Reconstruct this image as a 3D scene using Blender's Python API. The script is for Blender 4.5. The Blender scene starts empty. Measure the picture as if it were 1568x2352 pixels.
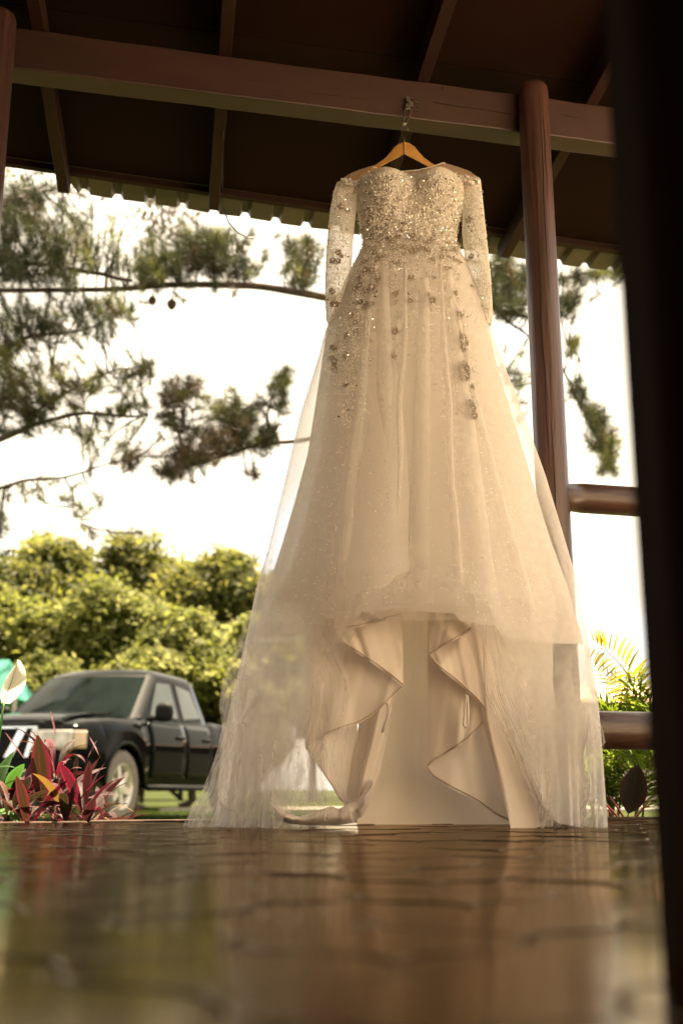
import bpy, bmesh, math, random
import numpy as np
from mathutils import Vector, Matrix
from mathutils.bvhtree import BVHTree

SC = bpy.context.scene
COL = SC.collection
R = math.radians
rng = np.random.default_rng(7)
random.seed(7)

# ------------------------------------------------------------------ camera
CAM_H, PITCH, FPX = 0.09, R(13.7), 2613.0          # lens height in m, upward tilt, focal length for a 1568 wide picture
cam_d = bpy.data.cameras.new("camera")
cam = bpy.data.objects.new("camera", cam_d); COL.objects.link(cam)
cam.location = (0, 0, CAM_H)
cam.rotation_euler = (R(90) + PITCH, 0, 0)
cam_d.sensor_fit = 'HORIZONTAL'; cam_d.sensor_width = 24.0; cam_d.lens = FPX / 1568 * 24.0
cam_d.clip_start = 0.02; cam_d.clip_end = 2000
cam_d.dof.use_dof = True; cam_d.dof.focus_distance = 2.98; cam_d.dof.aperture_fstop = 3.2
cam_d.dof.aperture_blades = 0
SC.camera = cam

# ------------------------------------------------------------------ light
SUN_EL, SUN_AZ = R(71), R(25)                       # azimuth measured from +Y (ahead) towards +X (right)
to_sun = Vector((math.cos(SUN_EL) * math.sin(SUN_AZ), math.cos(SUN_EL) * math.cos(SUN_AZ), math.sin(SUN_EL)))
sun_d = bpy.data.lights.new("sun", 'SUN'); sun_d.energy = 5.0; sun_d.angle = R(0.5); sun_d.color = (1.0, 0.82, 0.58)
sun = bpy.data.objects.new("sun", sun_d); COL.objects.link(sun)
sun.rotation_euler = (-to_sun).to_track_quat('-Z', 'Y').to_euler()

W = bpy.data.worlds.new("World"); SC.world = W; W.use_nodes = True
nt = W.node_tree; nt.nodes.clear()
def N(tree, typ, **kw):
    n = tree.nodes.new(typ)
    for k, v in kw.items(): setattr(n, k, v)
    return n
out = N(nt, 'ShaderNodeOutputWorld'); bg = N(nt, 'ShaderNodeBackground')
sky = N(nt, 'ShaderNodeTexSky'); sky.sky_type = 'NISHITA'; sky.sun_disc = False
sky.sun_elevation = SUN_EL; sky.sun_rotation = SUN_AZ; sky.dust_density = 3.0; sky.air_density = 1.0; sky.ozone_density = 0.6
tc = N(nt, 'ShaderNodeTexCoord'); nz = N(nt, 'ShaderNodeTexNoise'); nz.inputs['Scale'].default_value = 2.2
nz.inputs['Detail'].default_value = 6; nz.inputs['Roughness'].default_value = 0.55
rmp = N(nt, 'ShaderNodeValToRGB'); rmp.color_ramp.elements[0].position = 0.30; rmp.color_ramp.elements[1].position = 0.46
mix = N(nt, 'ShaderNodeMixRGB'); mix.inputs[2].default_value = (3.05, 2.68, 2.10, 1)
nt.links.new(tc.outputs['Generated'], nz.inputs['Vector']); nt.links.new(nz.outputs['Fac'], rmp.inputs[0])
nt.links.new(rmp.outputs[0], mix.inputs[0]); nt.links.new(sky.outputs[0], mix.inputs[1])
nt.links.new(mix.outputs[0], bg.inputs[0]); bg.inputs[1].default_value = 0.11
nt.links.new(bg.outputs[0], out.inputs[0])

vs = SC.view_settings
SC.display_settings.display_device = 'sRGB'
vs.view_transform = 'Standard'; vs.look = 'None'; vs.gamma = 1.0; vs.exposure = 2.8; vs.use_curve_mapping = False
SC.render.engine = 'CYCLES'
cy = SC.cycles
cy.max_bounces = 14; cy.diffuse_bounces = 5; cy.glossy_bounces = 5; cy.transmission_bounces = 8; cy.transparent_max_bounces = 40
cy.use_denoising = True; cy.sample_clamp_indirect = 6.0; cy.caustics_reflective = False; cy.caustics_refractive = False

# ------------------------------------------------------------------ measuring: where a sight line meets a plane of the place
CT, ST = math.cos(PITCH), math.sin(PITCH)
def ray(x, y):
    u, v = (x - 784) / FPX, (1176 - y) / FPX
    return np.array([u, CT - v * ST, ST + v * CT])
def atY(x, y, Y):
    d = ray(x, y); t = Y / d[1]
    return np.array([d[0] * t, Y, CAM_H + d[2] * t])
def atZ(x, y, Z):
    d = ray(x, y); t = (Z - CAM_H) / d[2]
    return np.array([d[0] * t, d[1] * t, Z])
def project(p):
    p = np.asarray(p, float); q = p - np.array([0, 0, CAM_H])
    yc = -ST * q[..., 1] + CT * q[..., 2]; zc = CT * q[..., 1] + ST * q[..., 2]
    return np.stack([784 + FPX * q[..., 0] / zc, 1176 - FPX * yc / zc], -1)
def lerp_tab(tab, k):                                 # tab: [(key, value)], sorted by key
    a = np.array(tab, float); return np.interp(k, a[:, 0], a[:, 1])

# ------------------------------------------------------------------ materials
def new_mat(name):
    m = bpy.data.materials.new(name); m.use_nodes = True; t = m.node_tree; t.nodes.clear()
    o = N(t, 'ShaderNodeOutputMaterial'); return m, t, o
def pbsdf(t, rough=0.5, metal=0.0, coat=0.0, spec=0.5):
    p = N(t, 'ShaderNodeBsdfPrincipled')
    p.inputs['Roughness'].default_value = rough; p.inputs['Metallic'].default_value = metal
    p.inputs['Coat Weight'].default_value = coat; p.inputs['Coat Roughness'].default_value = 0.05
    p.inputs['Specular IOR Level'].default_value = spec
    return p
def noise_col(t, c1, c2, scale=8.0, detail=5.0, stretch=(1, 1, 1), rand=0.0, coord='Object', lo=.35, hi=.65):
    tc = N(t, 'ShaderNodeTexCoord'); mp = N(t, 'ShaderNodeMapping'); mp.inputs['Scale'].default_value = stretch
    nz = N(t, 'ShaderNodeTexNoise'); nz.inputs['Scale'].default_value = scale; nz.inputs['Detail'].default_value = detail
    t.links.new(tc.outputs[coord], mp.inputs[0]); t.links.new(mp.outputs[0], nz.inputs['Vector'])
    rp = N(t, 'ShaderNodeValToRGB'); e = rp.color_ramp.elements
    e[0].position = lo; e[1].position = hi; e[0].color = (*c1, 1); e[1].color = (*c2, 1)
    t.links.new(nz.outputs['Fac'], rp.inputs[0])
    col = rp.outputs[0]
    if rand:
        oi = N(t, 'ShaderNodeObjectInfo'); hs = N(t, 'ShaderNodeHueSaturation')
        ma = N(t, 'ShaderNodeMapRange'); ma.inputs['To Min'].default_value = 1 - rand; ma.inputs['To Max'].default_value = 1 + rand
        t.links.new(oi.outputs['Random'], ma.inputs[0]); t.links.new(ma.outputs[0], hs.inputs['Value']); t.links.new(col, hs.inputs['Color'])
        col = hs.outputs[0]
    return col, nz, mp
def bump(t, src, p, dist=0.002, strength=0.6):
    b = N(t, 'ShaderNodeBump'); b.inputs['Distance'].default_value = dist; b.inputs['Strength'].default_value = strength
    t.links.new(src, b.inputs['Height']); t.links.new(b.outputs[0], p.inputs['Normal']); return b
def simple(name, c1, c2=None, rough=0.5, metal=0.0, coat=0.0, scale=8, stretch=(1, 1, 1), bmp=0.0, rand=0.0, spec=0.5, detail=5, lo=.35, hi=.65):
    m, t, o = new_mat(name); p = pbsdf(t, rough, metal, coat, spec)
    col, nz, mp = noise_col(t, c1, c2 or tuple(c * .82 for c in c1), scale, detail, stretch, rand, lo=lo, hi=hi)
    t.links.new(col, p.inputs['Base Color'])
    if bmp: bump(t, nz.outputs['Fac'], p, bmp)
    t.links.new(p.outputs[0], o.inputs[0]); return m
def cloth(name, c1, c2=None, trans=0.4, rough=0.6, sheen=0.0, spec=0.2, alpha=1.0, edge=0.0, scale=30, bmp=0.0, stretch=(1, 1, 1), tcol=None):
    """woven cloth: diffuse + light coming through; alpha < 1 is the open net of tulle, denser where seen edge-on"""
    m, t, o = new_mat(name); p = pbsdf(t, rough, 0, 0, spec); p.inputs['Sheen Weight'].default_value = sheen
    col, nz, mp = noise_col(t, c1, c2 or tuple(c * .9 for c in c1), scale, 4, stretch)
    t.links.new(col, p.inputs['Base Color'])
    if bmp: bump(t, nz.outputs['Fac'], p, bmp)
    tr = N(t, 'ShaderNodeBsdfTranslucent')
    if tcol: tr.inputs[0].default_value = (*tcol, 1)
    else: t.links.new(col, tr.inputs[0])
    mx = N(t, 'ShaderNodeMixShader'); mx.inputs[0].default_value = trans
    t.links.new(p.outputs[0], mx.inputs[1]); t.links.new(tr.outputs[0], mx.inputs[2]); last = mx.outputs[0]
    if alpha < 1:
        tp = N(t, 'ShaderNodeBsdfTransparent'); m2 = N(t, 'ShaderNodeMixShader')
        lw = N(t, 'ShaderNodeLayerWeight'); lw.inputs[0].default_value = 0.5
        mr = N(t, 'ShaderNodeMapRange'); mr.inputs['To Min'].default_value = alpha; mr.inputs['To Max'].default_value = min(1, alpha + edge)
        t.links.new(lw.outputs['Facing'], mr.inputs[0]); t.links.new(mr.outputs[0], m2.inputs[0])
        t.links.new(tp.outputs[0], m2.inputs[1]); t.links.new(last, m2.inputs[2]); last = m2.outputs[0]
    t.links.new(last, o.inputs[0]); return m
def leaf_mat(name, c1, c2, trans=0.45, rough=0.6, rand=0.25, scale=3.0, tcol=None):
    m, t, o = new_mat(name); p = pbsdf(t, rough, 0, 0, 0.18)
    col, nz, mp = noise_col(t, c1, c2, scale, 3, rand=rand)
    t.links.new(col, p.inputs['Base Color'])
    tr = N(t, 'ShaderNodeBsdfTranslucent')
    if tcol: tr.inputs[0].default_value = (*tcol, 1)
    else: t.links.new(col, tr.inputs[0])
    mx = N(t, 'ShaderNodeMixShader'); mx.inputs[0].default_value = trans
    t.links.new(p.outputs[0], mx.inputs[1]); t.links.new(tr.outputs[0], mx.inputs[2]); t.links.new(mx.outputs[0], o.inputs[0]); return m

# ------------------------------------------------------------------ meshes and objects
def np_mesh(name, V, F, mats=(), mi=None, smooth=False):
    """V (n,3); F an (m,k) array or a list of index lists"""
    me = bpy.data.meshes.new(name); V = np.asarray(V, np.float32)
    if isinstance(F, np.ndarray):
        m, k = F.shape; loops = F.ravel(); starts = np.arange(m) * k
    else:
        ln = np.array([len(f) for f in F]); m = len(F); loops = np.concatenate([np.asarray(f) for f in F]) if m else np.zeros(0, int)
        starts = np.concatenate([[0], np.cumsum(ln)[:-1]]) if m else np.zeros(0, int)
    me.vertices.add(len(V)); me.vertices.foreach_set('co', V.ravel())
    me.loops.add(len(loops)); me.loops.foreach_set('vertex_index', loops.astype(np.int32))
    me.polygons.add(m); me.polygons.foreach_set('loop_start', starts.astype(np.int32))
    for x in mats: me.materials.append(x)
    if mi is not None: me.polygons.foreach_set('material_index', np.asarray(mi, np.int32))
    me.polygons.foreach_set('use_smooth', np.full(m, bool(smooth)))
    me.update(calc_edges=True); me.validate(); return me
class MB:
    """collects shapes that become ONE mesh"""
    def __init__(s): s.V = []; s.F = []; s.n = 0
    def add(s, V, F):
        V = np.asarray(V, float); s.V.append(V); s.F += [[int(i) + s.n for i in f] for f in F]; s.n += len(V); return s
    def box(s, c, size, rot=None):
        c = np.array(c, float); h = np.array(size, float) / 2
        P = np.array([[sx, sy, sz] for sx in (-1, 1) for sy in (-1, 1) for sz in (-1, 1)]) * h
        if rot is not None: P = P @ np.array(rot.to_3x3()).T
        return s.add(P + c, [(0, 1, 3, 2), (4, 6, 7, 5), (0, 4, 5, 1), (2, 3, 7, 6), (0, 2, 6, 4), (1, 5, 7, 3)])
    def prism(s, A, B):
        """two rings of the same count -> closed solid"""
        n = len(A); F = [list(range(n))[::-1], [n + i for i in range(n)]] + [[i, (i + 1) % n, n + (i + 1) % n, n + i] for i in range(n)]
        return s.add(np.vstack([A, B]), F)
    def tube(s, P, rad, n=8, caps=True, flat=None):
        P = np.array(P, float); rad = np.broadcast_to(np.asarray(rad, float), (len(P),))
        T = np.gradient(P, axis=0); T /= np.linalg.norm(T, axis=1, keepdims=True) + 1e-9
        ref = np.array([0, 0, 1.0]) if abs(T[0][2]) < .9 else np.array([0, 1.0, 0]); rings = []
        for p, t, r in zip(P, T, rad):
            u = np.cross(ref, t); u /= np.linalg.norm(u) + 1e-9; w = np.cross(t, u); ref = w
            a = np.arange(n) * 2 * np.pi / n
            rings.append(p + r * (np.cos(a)[:, None] * u + np.sin(a)[:, None] * w))
        V = np.vstack(rings); F = []
        for k in range(len(P) - 1):
            for i in range(n): F.append([k * n + i, k * n + (i + 1) % n, (k + 1) * n + (i + 1) % n, (k + 1) * n + i])
        if caps: F.append(list(range(n))[::-1]); F.append([(len(P) - 1) * n + i for i in range(n)])
        return s.add(V, F)
    def lathe(s, prof, axis_o, axis=(0, 0, 1), n=24, caps=False):
        """prof: [(radius, height along axis)]"""
        ax = np.array(axis, float); ax /= np.linalg.norm(ax); ref = np.array([0, 0, 1.0]) if abs(ax[2]) < .9 else np.array([1.0, 0, 0])
        u = np.cross(ref, ax); u /= np.linalg.norm(u); w = np.cross(ax, u); a = np.arange(n) * 2 * np.pi / n
        V = np.vstack([np.array(axis_o) + ax * h + r * (np.cos(a)[:, None] * u + np.sin(a)[:, None] * w) for r, h in prof]); F = []
        for k in range(len(prof) - 1):
            for i in range(n): F.append([k * n + i, k * n + (i + 1) % n, (k + 1) * n + (i + 1) % n, (k + 1) * n + i])
        if caps: F.append(list(range(n))[::-1]); F.append([(len(prof) - 1) * n + i for i in range(n)])
        return s.add(V, F)
    def grid(s, G, closed_u=False):
        """G (rows, cols, 3)"""
        r, c = G.shape[:2]; F = []
        for i in range(r - 1):
            for j in range(c if closed_u else c - 1): F.append([i * c + j, i * c + (j + 1) % c, (i + 1) * c + (j + 1) % c, (i + 1) * c + j])
        return s.add(G.reshape(-1, 3), F)
    def mesh(s, name, mats=(), smooth=False):
        V = np.vstack(s.V); return np_mesh(name, V, s.F, mats if isinstance(mats, (list, tuple)) else [mats], None, smooth)
    def build(s, name, m, parent=None, smooth=False, **kw): return obj(name, s.mesh(name, m, smooth), parent, **kw)
def tag(o, label=None, cat=None, group=None, kind=None):
    for k, v in (('label', label), ('category', cat), ('group', group), ('kind', kind)):
        if v: o[k] = v
    return o
def obj(name, me, parent=None, bevel=0, seg=2, sub=0, solid=0, autosmooth=False, local=False, kind=None):
    o = bpy.data.objects.new(name, me); COL.objects.link(o)
    if parent is not None:
        o.parent = parent
        if parent.type == 'EMPTY' and not local: o.matrix_parent_inverse = Matrix.Translation(-parent.location)
    if solid: md = o.modifiers.new('solid', 'SOLIDIFY'); md.thickness = solid; md.offset = 0
    if bevel:
        md = o.modifiers.new('bevel', 'BEVEL'); md.width = bevel; md.segments = seg; md.limit_method = 'ANGLE'; md.angle_limit = R(35)
    if sub: md = o.modifiers.new('sub', 'SUBSURF'); md.levels = sub; md.render_levels = sub
    if autosmooth:
        for p in me.polygons: p.use_smooth = True
        me.set_sharp_from_angle(angle=R(autosmooth))
    if kind: o['kind'] = kind
    return o
def empty(name, loc=(0, 0, 0)):
    o = bpy.data.objects.new(name, None); COL.objects.link(o); o.location = Vector([float(v) for v in loc]); o.empty_display_size = .1; return o
def copy_tree(o, parent=None):
    c = o.copy(); COL.objects.link(c)
    if parent is not None: c.parent = parent; c.matrix_parent_inverse = o.matrix_parent_inverse.copy()
    for ch in list(o.children): copy_tree(ch, c)
    return c
def smoothnoise(x, seed=0, n=64):
    """cheap 1-D value noise, vectorised"""
    r = np.random.default_rng(seed).uniform(-1, 1, n); x = np.asarray(x, float); i = np.floor(x).astype(int); f = x - i; f = f * f * (3 - 2 * f)
    return r[i % n] * (1 - f) + r[(i + 1) % n] * f
# ================================================================== THE VERANDA
YAW = R(12.3); BU = np.array([math.cos(YAW), math.sin(YAW), 0]); BV = np.array([-math.sin(YAW), math.cos(YAW), 0])
_h = atY(940, 240, 3.0)
B0 = np.array([_h[0], 3.0, 0.0])                       # foot of the hook, on the front plane of the beam
def bp(u, w, z): return B0 + BU * u + BV * w + np.array([0, 0, z])   # building coordinates: along beam, outwards, up
def on_beam(x, y, w=0.0):                              # a sight line on the vertical plane w metres beyond the beam's face -> (u, z)
    d = ray(x, y); o = B0 + BV * w; t = np.dot(o - np.array([0, 0, CAM_H]) * 0, BV) / np.dot(d, BV); p = np.array([0, 0, CAM_H]) + d * t
    return np.dot(p - B0, BU), p[2]

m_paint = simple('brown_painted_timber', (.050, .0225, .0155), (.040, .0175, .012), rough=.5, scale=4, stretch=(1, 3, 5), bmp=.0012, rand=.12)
m_log = simple('brown_painted_log', (.078, .035, .025), (.046, .021, .015), rough=.36, scale=7, stretch=(6, 6, .35), bmp=.012, detail=9)
m_lograil = simple('brown_painted_rail', (.075, .037, .024), (.048, .023, .015), rough=.32, scale=9, stretch=(.35, 6, 6), bmp=.004, detail=9)
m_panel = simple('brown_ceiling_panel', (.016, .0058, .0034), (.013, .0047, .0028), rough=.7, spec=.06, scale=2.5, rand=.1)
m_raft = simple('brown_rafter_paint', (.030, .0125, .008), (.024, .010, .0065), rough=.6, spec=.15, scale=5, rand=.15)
m_sheet = simple('weathered_roof_sheet', (.115, .088, .058), (.068, .052, .035), rough=.55, scale=6, detail=8)
m_dark = simple('near_black_timber', (.016, .009, .006), (.010, .006, .004), rough=.9, spec=.02, scale=6, stretch=(6, 6, .4), bmp=.002)  # near black: on the near post this colour carries its shade

U0, Z_BOT = on_beam(784, 250); _, Z_TOP = on_beam(784, 164)
Z_TOP = Z_BOT + 0.128
BEAM_D = 0.075
uL, uR = -2.6, 1.55
mb = MB(); n = 46; us = np.linspace(uL, uR, n)           # slightly wavy arrises of a hand-sawn beam
for k in range(n - 1):
    pass
rings = []
for k, u in enumerate(us):
    j = lambda s, a=.0016: a * float(smoothnoise(u * 9, s))
    rings.append(np.array([bp(u, 0 + j(1), Z_BOT + j(2)), bp(u, BEAM_D + j(3), Z_BOT + j(4)), bp(u, BEAM_D, Z_TOP + j(6)), bp(u, 0 + j(7), Z_TOP + j(8, .0025))]))
G = np.stack(rings); mb.grid(G, closed_u=True); mb.F += [[0, 1, 2, 3], [(n - 1) * 4 + 3, (n - 1) * 4 + 2, (n - 1) * 4 + 1, (n - 1) * 4]]
beam = mb.build('crossbeam', m_paint, bevel=.004)
tag(beam, 'long square brown painted beam with the hook screwed to it', 'beam')
# drying cracks, the nail hole: dark sunken slivers sit in the face
m_hole = simple('dark_crack', (.012, .006, .004), rough=.9)
for (x0, y0, x1, y1, t) in [(1010, 238, 1200, 266, .0016), (700, 210, 800, 223, .0012), (800, 222, 850, 229, .0014), (990, 233, 1040, 241, .002), (560, 180, 640, 194, .0012), (1285, 262, 1330, 270, .0013), (600, 214, 690, 228, .001)]:
    P = []
    for f in np.linspace(0, 1, 9):
        u, z = on_beam(x0 + (x1 - x0) * f, y0 + (y1 - y0) * f); P.append(bp(u, -.0006, z + .0016 * float(smoothnoise(f * 5, int(x0)))))
    mb = MB(); mb.tube(P, .6 * t * np.array([.2, .7, 1, .8, 1, .7, .9, .5, .1]), 5); mb.build('drying_crack', m_hole, beam)
u, z = on_beam(1014, 202); mb = MB(); mb.lathe([(.0, -.001), (.0045, -.0012), (.0055, .001)], bp(u, 0, z), -BV, 10); mb.build('nail_hole', m_hole, beam)

# posts: round logs standing in front of the beam
def log_post(name, u, w, r, zt, label, rt=None, seed=0, crack=True):
    c = bp(u, w, 0); e = empty(name, c); tag(e, label, 'post')
    zs = np.concatenate([np.linspace(-.02, zt - .03, 40), [zt - .018, zt - .008, zt - .002, zt]])
    a = np.arange(28) * 2 * np.pi / 28; rows = []
    for z in zs:
        f = 1.0
        if z > zt - .028: f = math.sqrt(max(0, 1 - ((z - (zt - .028)) / .030) ** 2)) * .35 + .65 if z < zt else .62
        rr = r * (1 - .06 * z / zt) * f
        ring = rr * (1 + .014 * smoothnoise(a * 1.9 + z * 1.2, seed) + .010 * smoothnoise(a * 4.456 + z * 3, seed + 1))
        rows.append(np.stack([c[0] + ring * np.cos(a) + .004 * float(smoothnoise(z * 2, seed + 2)), c[1] + ring * np.sin(a), np.full(28, z)], -1))
    G = np.stack(rows); mb = MB(); mb.grid(G, closed_u=True); mb.F.append([(len(zs) - 1) * 28 + i for i in range(28)])
    mb.build('log', m_log, e, smooth=True)
    if crack:
        for q, (aa, z0, z1, t) in enumerate([(-1.35, 1.45, 2.19, .0018), (-1.9, .9, 1.6, .0013), (-1.1, 1.75, 2.05, .0012), (-1.6, .3, 1.1, .0015)]):
            P = []
            for f in np.linspace(0, 1, 16):
                z = z0 + (min(z1, zt - .02) - z0) * f; an = aa + .05 * float(smoothnoise(f * 7, q)); rr = r * (1 - .06 * z / zt) * 1.004
                P.append([c[0] + rr * math.cos(an) + .004 * float(smoothnoise(z * 2, seed + 2)), c[1] + rr * math.sin(an), z])
            mb = MB(); mb.tube(P, t * np.sin(np.linspace(.1, 3.04, 16)), 5); mb.build('crack', m_hole, e)
    return e
ur, zr = on_beam(1226, 205, -.048)
log_post('log_post', ur, -.048, .047, zr + .012, 'round brown log post standing behind the right edge of the skirt', seed=3)
ul, zl = on_beam(10, 40, -.05)
log_post('log_post', ul - .012, -.05, .05, zl + .01, 'round brown log post at the far left with its foot out of sight', seed=9, crack=False)

# railing right of the post
rail = empty('log_railing', bp(ur + .9, -.045, 0)); tag(rail, 'two round log rails running right from the log post', 'railing')
for (yt, yb, nm) in ((1112, 1179, 'top_rail'), (1633, 1723, 'bottom_rail')):
    _, z1 = on_beam(1330, yt, -.045); _, z0 = on_beam(1330, yb, -.045); r = (z1 - z0) / 2 * .99
    us = np.linspace(ur + .03, ur + 2.2, 40); a = np.arange(24) * 2 * np.pi / 24; rows = []
    for u in us:
        ring = r * (1 + .02 * smoothnoise(a * 1.9 + u * 2, 21) - (.12 if u < ur + .045 else 0)); c = bp(u, -.045, (z1 + z0) / 2 + .003 * float(smoothnoise(u * 3, 5)))
        rows.append(c + BV * (ring * np.cos(a))[:, None] + np.array([0, 0, 1]) * (ring * np.sin(a))[:, None])
    mb = MB(); mb.grid(np.stack(rows), closed_u=True); mb.F.append(list(range(24))); mb.build(nm, m_lograil, rail, smooth=True)
# far post that carries the rails, out of sight behind the near dark post
log_post('log_post', ur + 1.25, -.048, .047, zr + .012, 'round log post carrying the far end of the rails behind the dark post', seed=5, crack=False)

# near dark post: a thick square post a metre from the lens
p2 = atY(1500, 2080, .70); hw = .045
e = empty('dark_post', (p2[0] + hw, .70 - hw, 0)); tag(e, 'thick dark timber post close up along the right edge', 'post')
def sq(c, z, h):
    return np.array([[c[0] + dx, c[1] + dy, z] for dx, dy in ((-h, -h), (h, -h), (h, h), (-h, h))])
rows = [sq((p2[0] + hw + .001 * float(smoothnoise(z * 3, 2)), .70 - hw), z, hw) for z in np.linspace(0, 2.6, 24)]
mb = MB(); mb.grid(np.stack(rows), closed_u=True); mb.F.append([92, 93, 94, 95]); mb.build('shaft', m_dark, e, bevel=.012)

# roof: rafters, ceiling boards between them, batten, corrugated sheet
SL = math.tan(R(3.0)); W_IN, W_BAT, W_RAF, W_SHEET = -3.3, .93, 1.0, 1.12
RAFT_H, RAFT_T = .075, .038; SK = R(4.0)
roof = empty('veranda_roof', bp(0, 0, 2.2)); tag(roof, 'brown underside of the veranda roof with rafters and corrugated eave', 'roof')
def zr_(w): return Z_TOP - SL * w + .001
def rp(u, w, dz):
    w = w * (1 + .07 * (u - .9)) if w > 0 else w
    return bp(u + w * math.tan(SK), w, zr_(w) + dz)
raf_u = [on_beam(x, y)[0] for x, y in ((86, 74), (516, 124), (972, 188))]; step = (raf_u[2] - raf_u[0]) / 2
ru = [raf_u[0] - 2 * step, raf_u[0] - step] + raf_u + [raf_u[2] + step * .97, raf_u[2] + 2 * step * .97]
rlen = [W_RAF, W_RAF, W_RAF, W_RAF - .03, W_RAF, W_RAF + .02, W_RAF]
for u, wl in zip(ru, rlen):
    mb = MB(); h = RAFT_T / 2; rows = []
    ws = np.concatenate([np.linspace(W_IN, wl - .06, 30), [wl - .04, wl - .02, wl]])
    for w in ws:
        lift = 0 if w < wl - .05 else ((w - (wl - .05)) / .05) ** 2 * RAFT_H * .4
        j = .0015 * float(smoothnoise(w * 6, int(u * 50) % 60))
        rows.append(np.array([rp(u - h + j, w, lift), rp(u + h + j, w, lift), rp(u + h, w, RAFT_H), rp(u - h, w, RAFT_H)]))
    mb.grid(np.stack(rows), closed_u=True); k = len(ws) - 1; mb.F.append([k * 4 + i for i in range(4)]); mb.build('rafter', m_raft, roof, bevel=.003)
for i in range(len(ru) - 1):
    mb = MB(); a, b = ru[i] + .001, ru[i + 1] - .001
    for (w0, w1) in ((W_IN, -2.0), (-1.995, .005), (.01, W_BAT - .03)):
        A = np.array([rp(a, w0, RAFT_H + .002), rp(b, w0, RAFT_H + .002), rp(b, w1, RAFT_H + .002), rp(a, w1, RAFT_H + .002)]); mb = MB()
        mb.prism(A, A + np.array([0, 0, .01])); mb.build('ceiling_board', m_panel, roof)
mb = MB(); A = np.array([rp(ru[0], W_BAT - .028, RAFT_H - .022), rp(ru[-1], W_BAT - .028, RAFT_H - .022), rp(ru[-1], W_BAT, RAFT_H - .022), rp(ru[0], W_BAT, RAFT_H - .022)])
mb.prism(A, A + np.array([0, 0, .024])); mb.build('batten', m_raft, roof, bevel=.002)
# corrugated sheet (its ribs run outwards)
pit, rh = .118, .021; prof = [(0, 0), (.34, 0), (.44, 1), (.60, 1), (.70, 0)]
us, hs = [], []
u = ru[0] - .3
while u < ru[-1] + .3:
    for f, h in prof: us.append(u + f * pit); hs.append(h * rh)
    u += pit
us, hs = np.array(us), np.array(hs)
def sheet_row(w, dz, wob): return np.stack([rp(u, w + wob * float(smoothnoise(u * 11, 4)) - (.12 if u < raf_u[0] + .03 and w > 1 else 0), RAFT_H + .016 + h + dz) for u, h in zip(us, hs)])
G = np.stack([sheet_row(w, 0, .006 if w > 1 else 0) for w in (W_IN, -1.9, 0, .9, W_SHEET - .05, W_SHEET)])
G[0:3, :, 2] += .004
# overlapping end sheet at far left sits a little further in
mb = MB(); mb.grid(G); mb.build('corrugated_sheet', m_sheet, roof, solid=.0012)
# loose cable under the eave
P = []
for x, y, w in ((512, 300, .35), (511, 400, .68), (510, 460, .9), (513, 478, .95), (525, 510, 1.0), (545, 533, 1.05), (570, 546, 1.1), (592, 545, 1.12)):
    u, z = on_beam(x, y, w); P.append(bp(u, w, z))
mb = MB(); mb.tube(P, .0028, 6); cab = mb.build('cable', simple('black_cable', (.02, .018, .015), rough=.5), smooth=True)
tag(cab, 'thin dark cable hanging in a loop from the rafter to the eave', 'cable')

# unseen timber wall added left of the camera to cut the light
m_wall = simple('brown_timber_wall', (.10, .055, .035), (.07, .036, .024), rough=.6, scale=4, stretch=(8, 8, .5), bmp=.003)
mb = MB(); mb.box((-2.75, -.6, 1.2), (.12, 6.0, 2.5)); o = mb.build('light_block_wall', m_wall); tag(o, 'added brown timber wall, out of view on the left, that cuts the light', 'wall', kind='structure')

# ------------------------------------------------------------------ tiled floor
FLOOR_W = .47
m_grout = simple('dark_joint', (.030, .016, .009), (.022, .012, .007), rough=.95, scale=40, spec=.05)
def tile_mat():
    m, t, o = new_mat('glazed_terracotta'); p = pbsdf(t, .5, 0, 0, 0.0)
    col, nz, mp = noise_col(t, (.036, .0155, .0065), (.024, .0105, .0045), 9, 7, rand=.28, coord='Object')
    sp = N(t, 'ShaderNodeTexNoise'); sp.inputs['Scale'].default_value = 22; sp.inputs['Detail'].default_value = 3
    geo = N(t, 'ShaderNodeNewGeometry'); t.links.new(geo.outputs['Position'], sp.inputs['Vector'])
    r2 = N(t, 'ShaderNodeValToRGB'); r2.color_ramp.elements[0].position = .70; r2.color_ramp.elements[1].position = .74
    mx = N(t, 'ShaderNodeMixRGB'); mx.inputs[2].default_value = (.03, .015, .01, 1)
    t.links.new(sp.outputs['Fac'], r2.inputs[0]); t.links.new(r2.outputs[0], mx.inputs[0]); t.links.new(col, mx.inputs[1]); t.links.new(mx.outputs[0], p.inputs['Base Color'])
    n2 = N(t, 'ShaderNodeTexNoise'); n2.inputs['Scale'].default_value = 14; n2.inputs['Detail'].default_value = 3; t.links.new(geo.outputs['Position'], n2.inputs['Vector'])
    bump(t, n2.outputs['Fac'], p, .0003, .2)
    mr = N(t, 'ShaderNodeMapRange'); mr.inputs['To Min'].default_value = .08; mr.inputs['To Max'].default_value = .17
    gl_ = N(t, 'ShaderNodeBsdfGlossy'); gl_.inputs['Color'].default_value = (.60, .50, .385, 1); fr_ = N(t, 'ShaderNodeFresnel'); fr_.inputs['IOR'].default_value = 1.38   # waxed, brown tinted sheen
    t.links.new(nz.outputs['Fac'], mr.inputs[0]); t.links.new(mr.outputs[0], gl_.inputs['Roughness'])
    for l_ in list(p.inputs['Normal'].links): t.links.new(l_.from_socket, gl_.inputs['Normal'])
    ms_ = N(t, 'ShaderNodeMixShader'); t.links.new(fr_.outputs[0], ms_.inputs[0]); t.links.new(p.outputs[0], ms_.inputs[1]); t.links.new(gl_.outputs[0], ms_.inputs[2])
    t.links.new(ms_.outputs[0], o.inputs[0]); return m
m_tile = tile_mat()
fz = empty('floor', (0, 2, 0)); fz['kind'] = 'structure'
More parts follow.
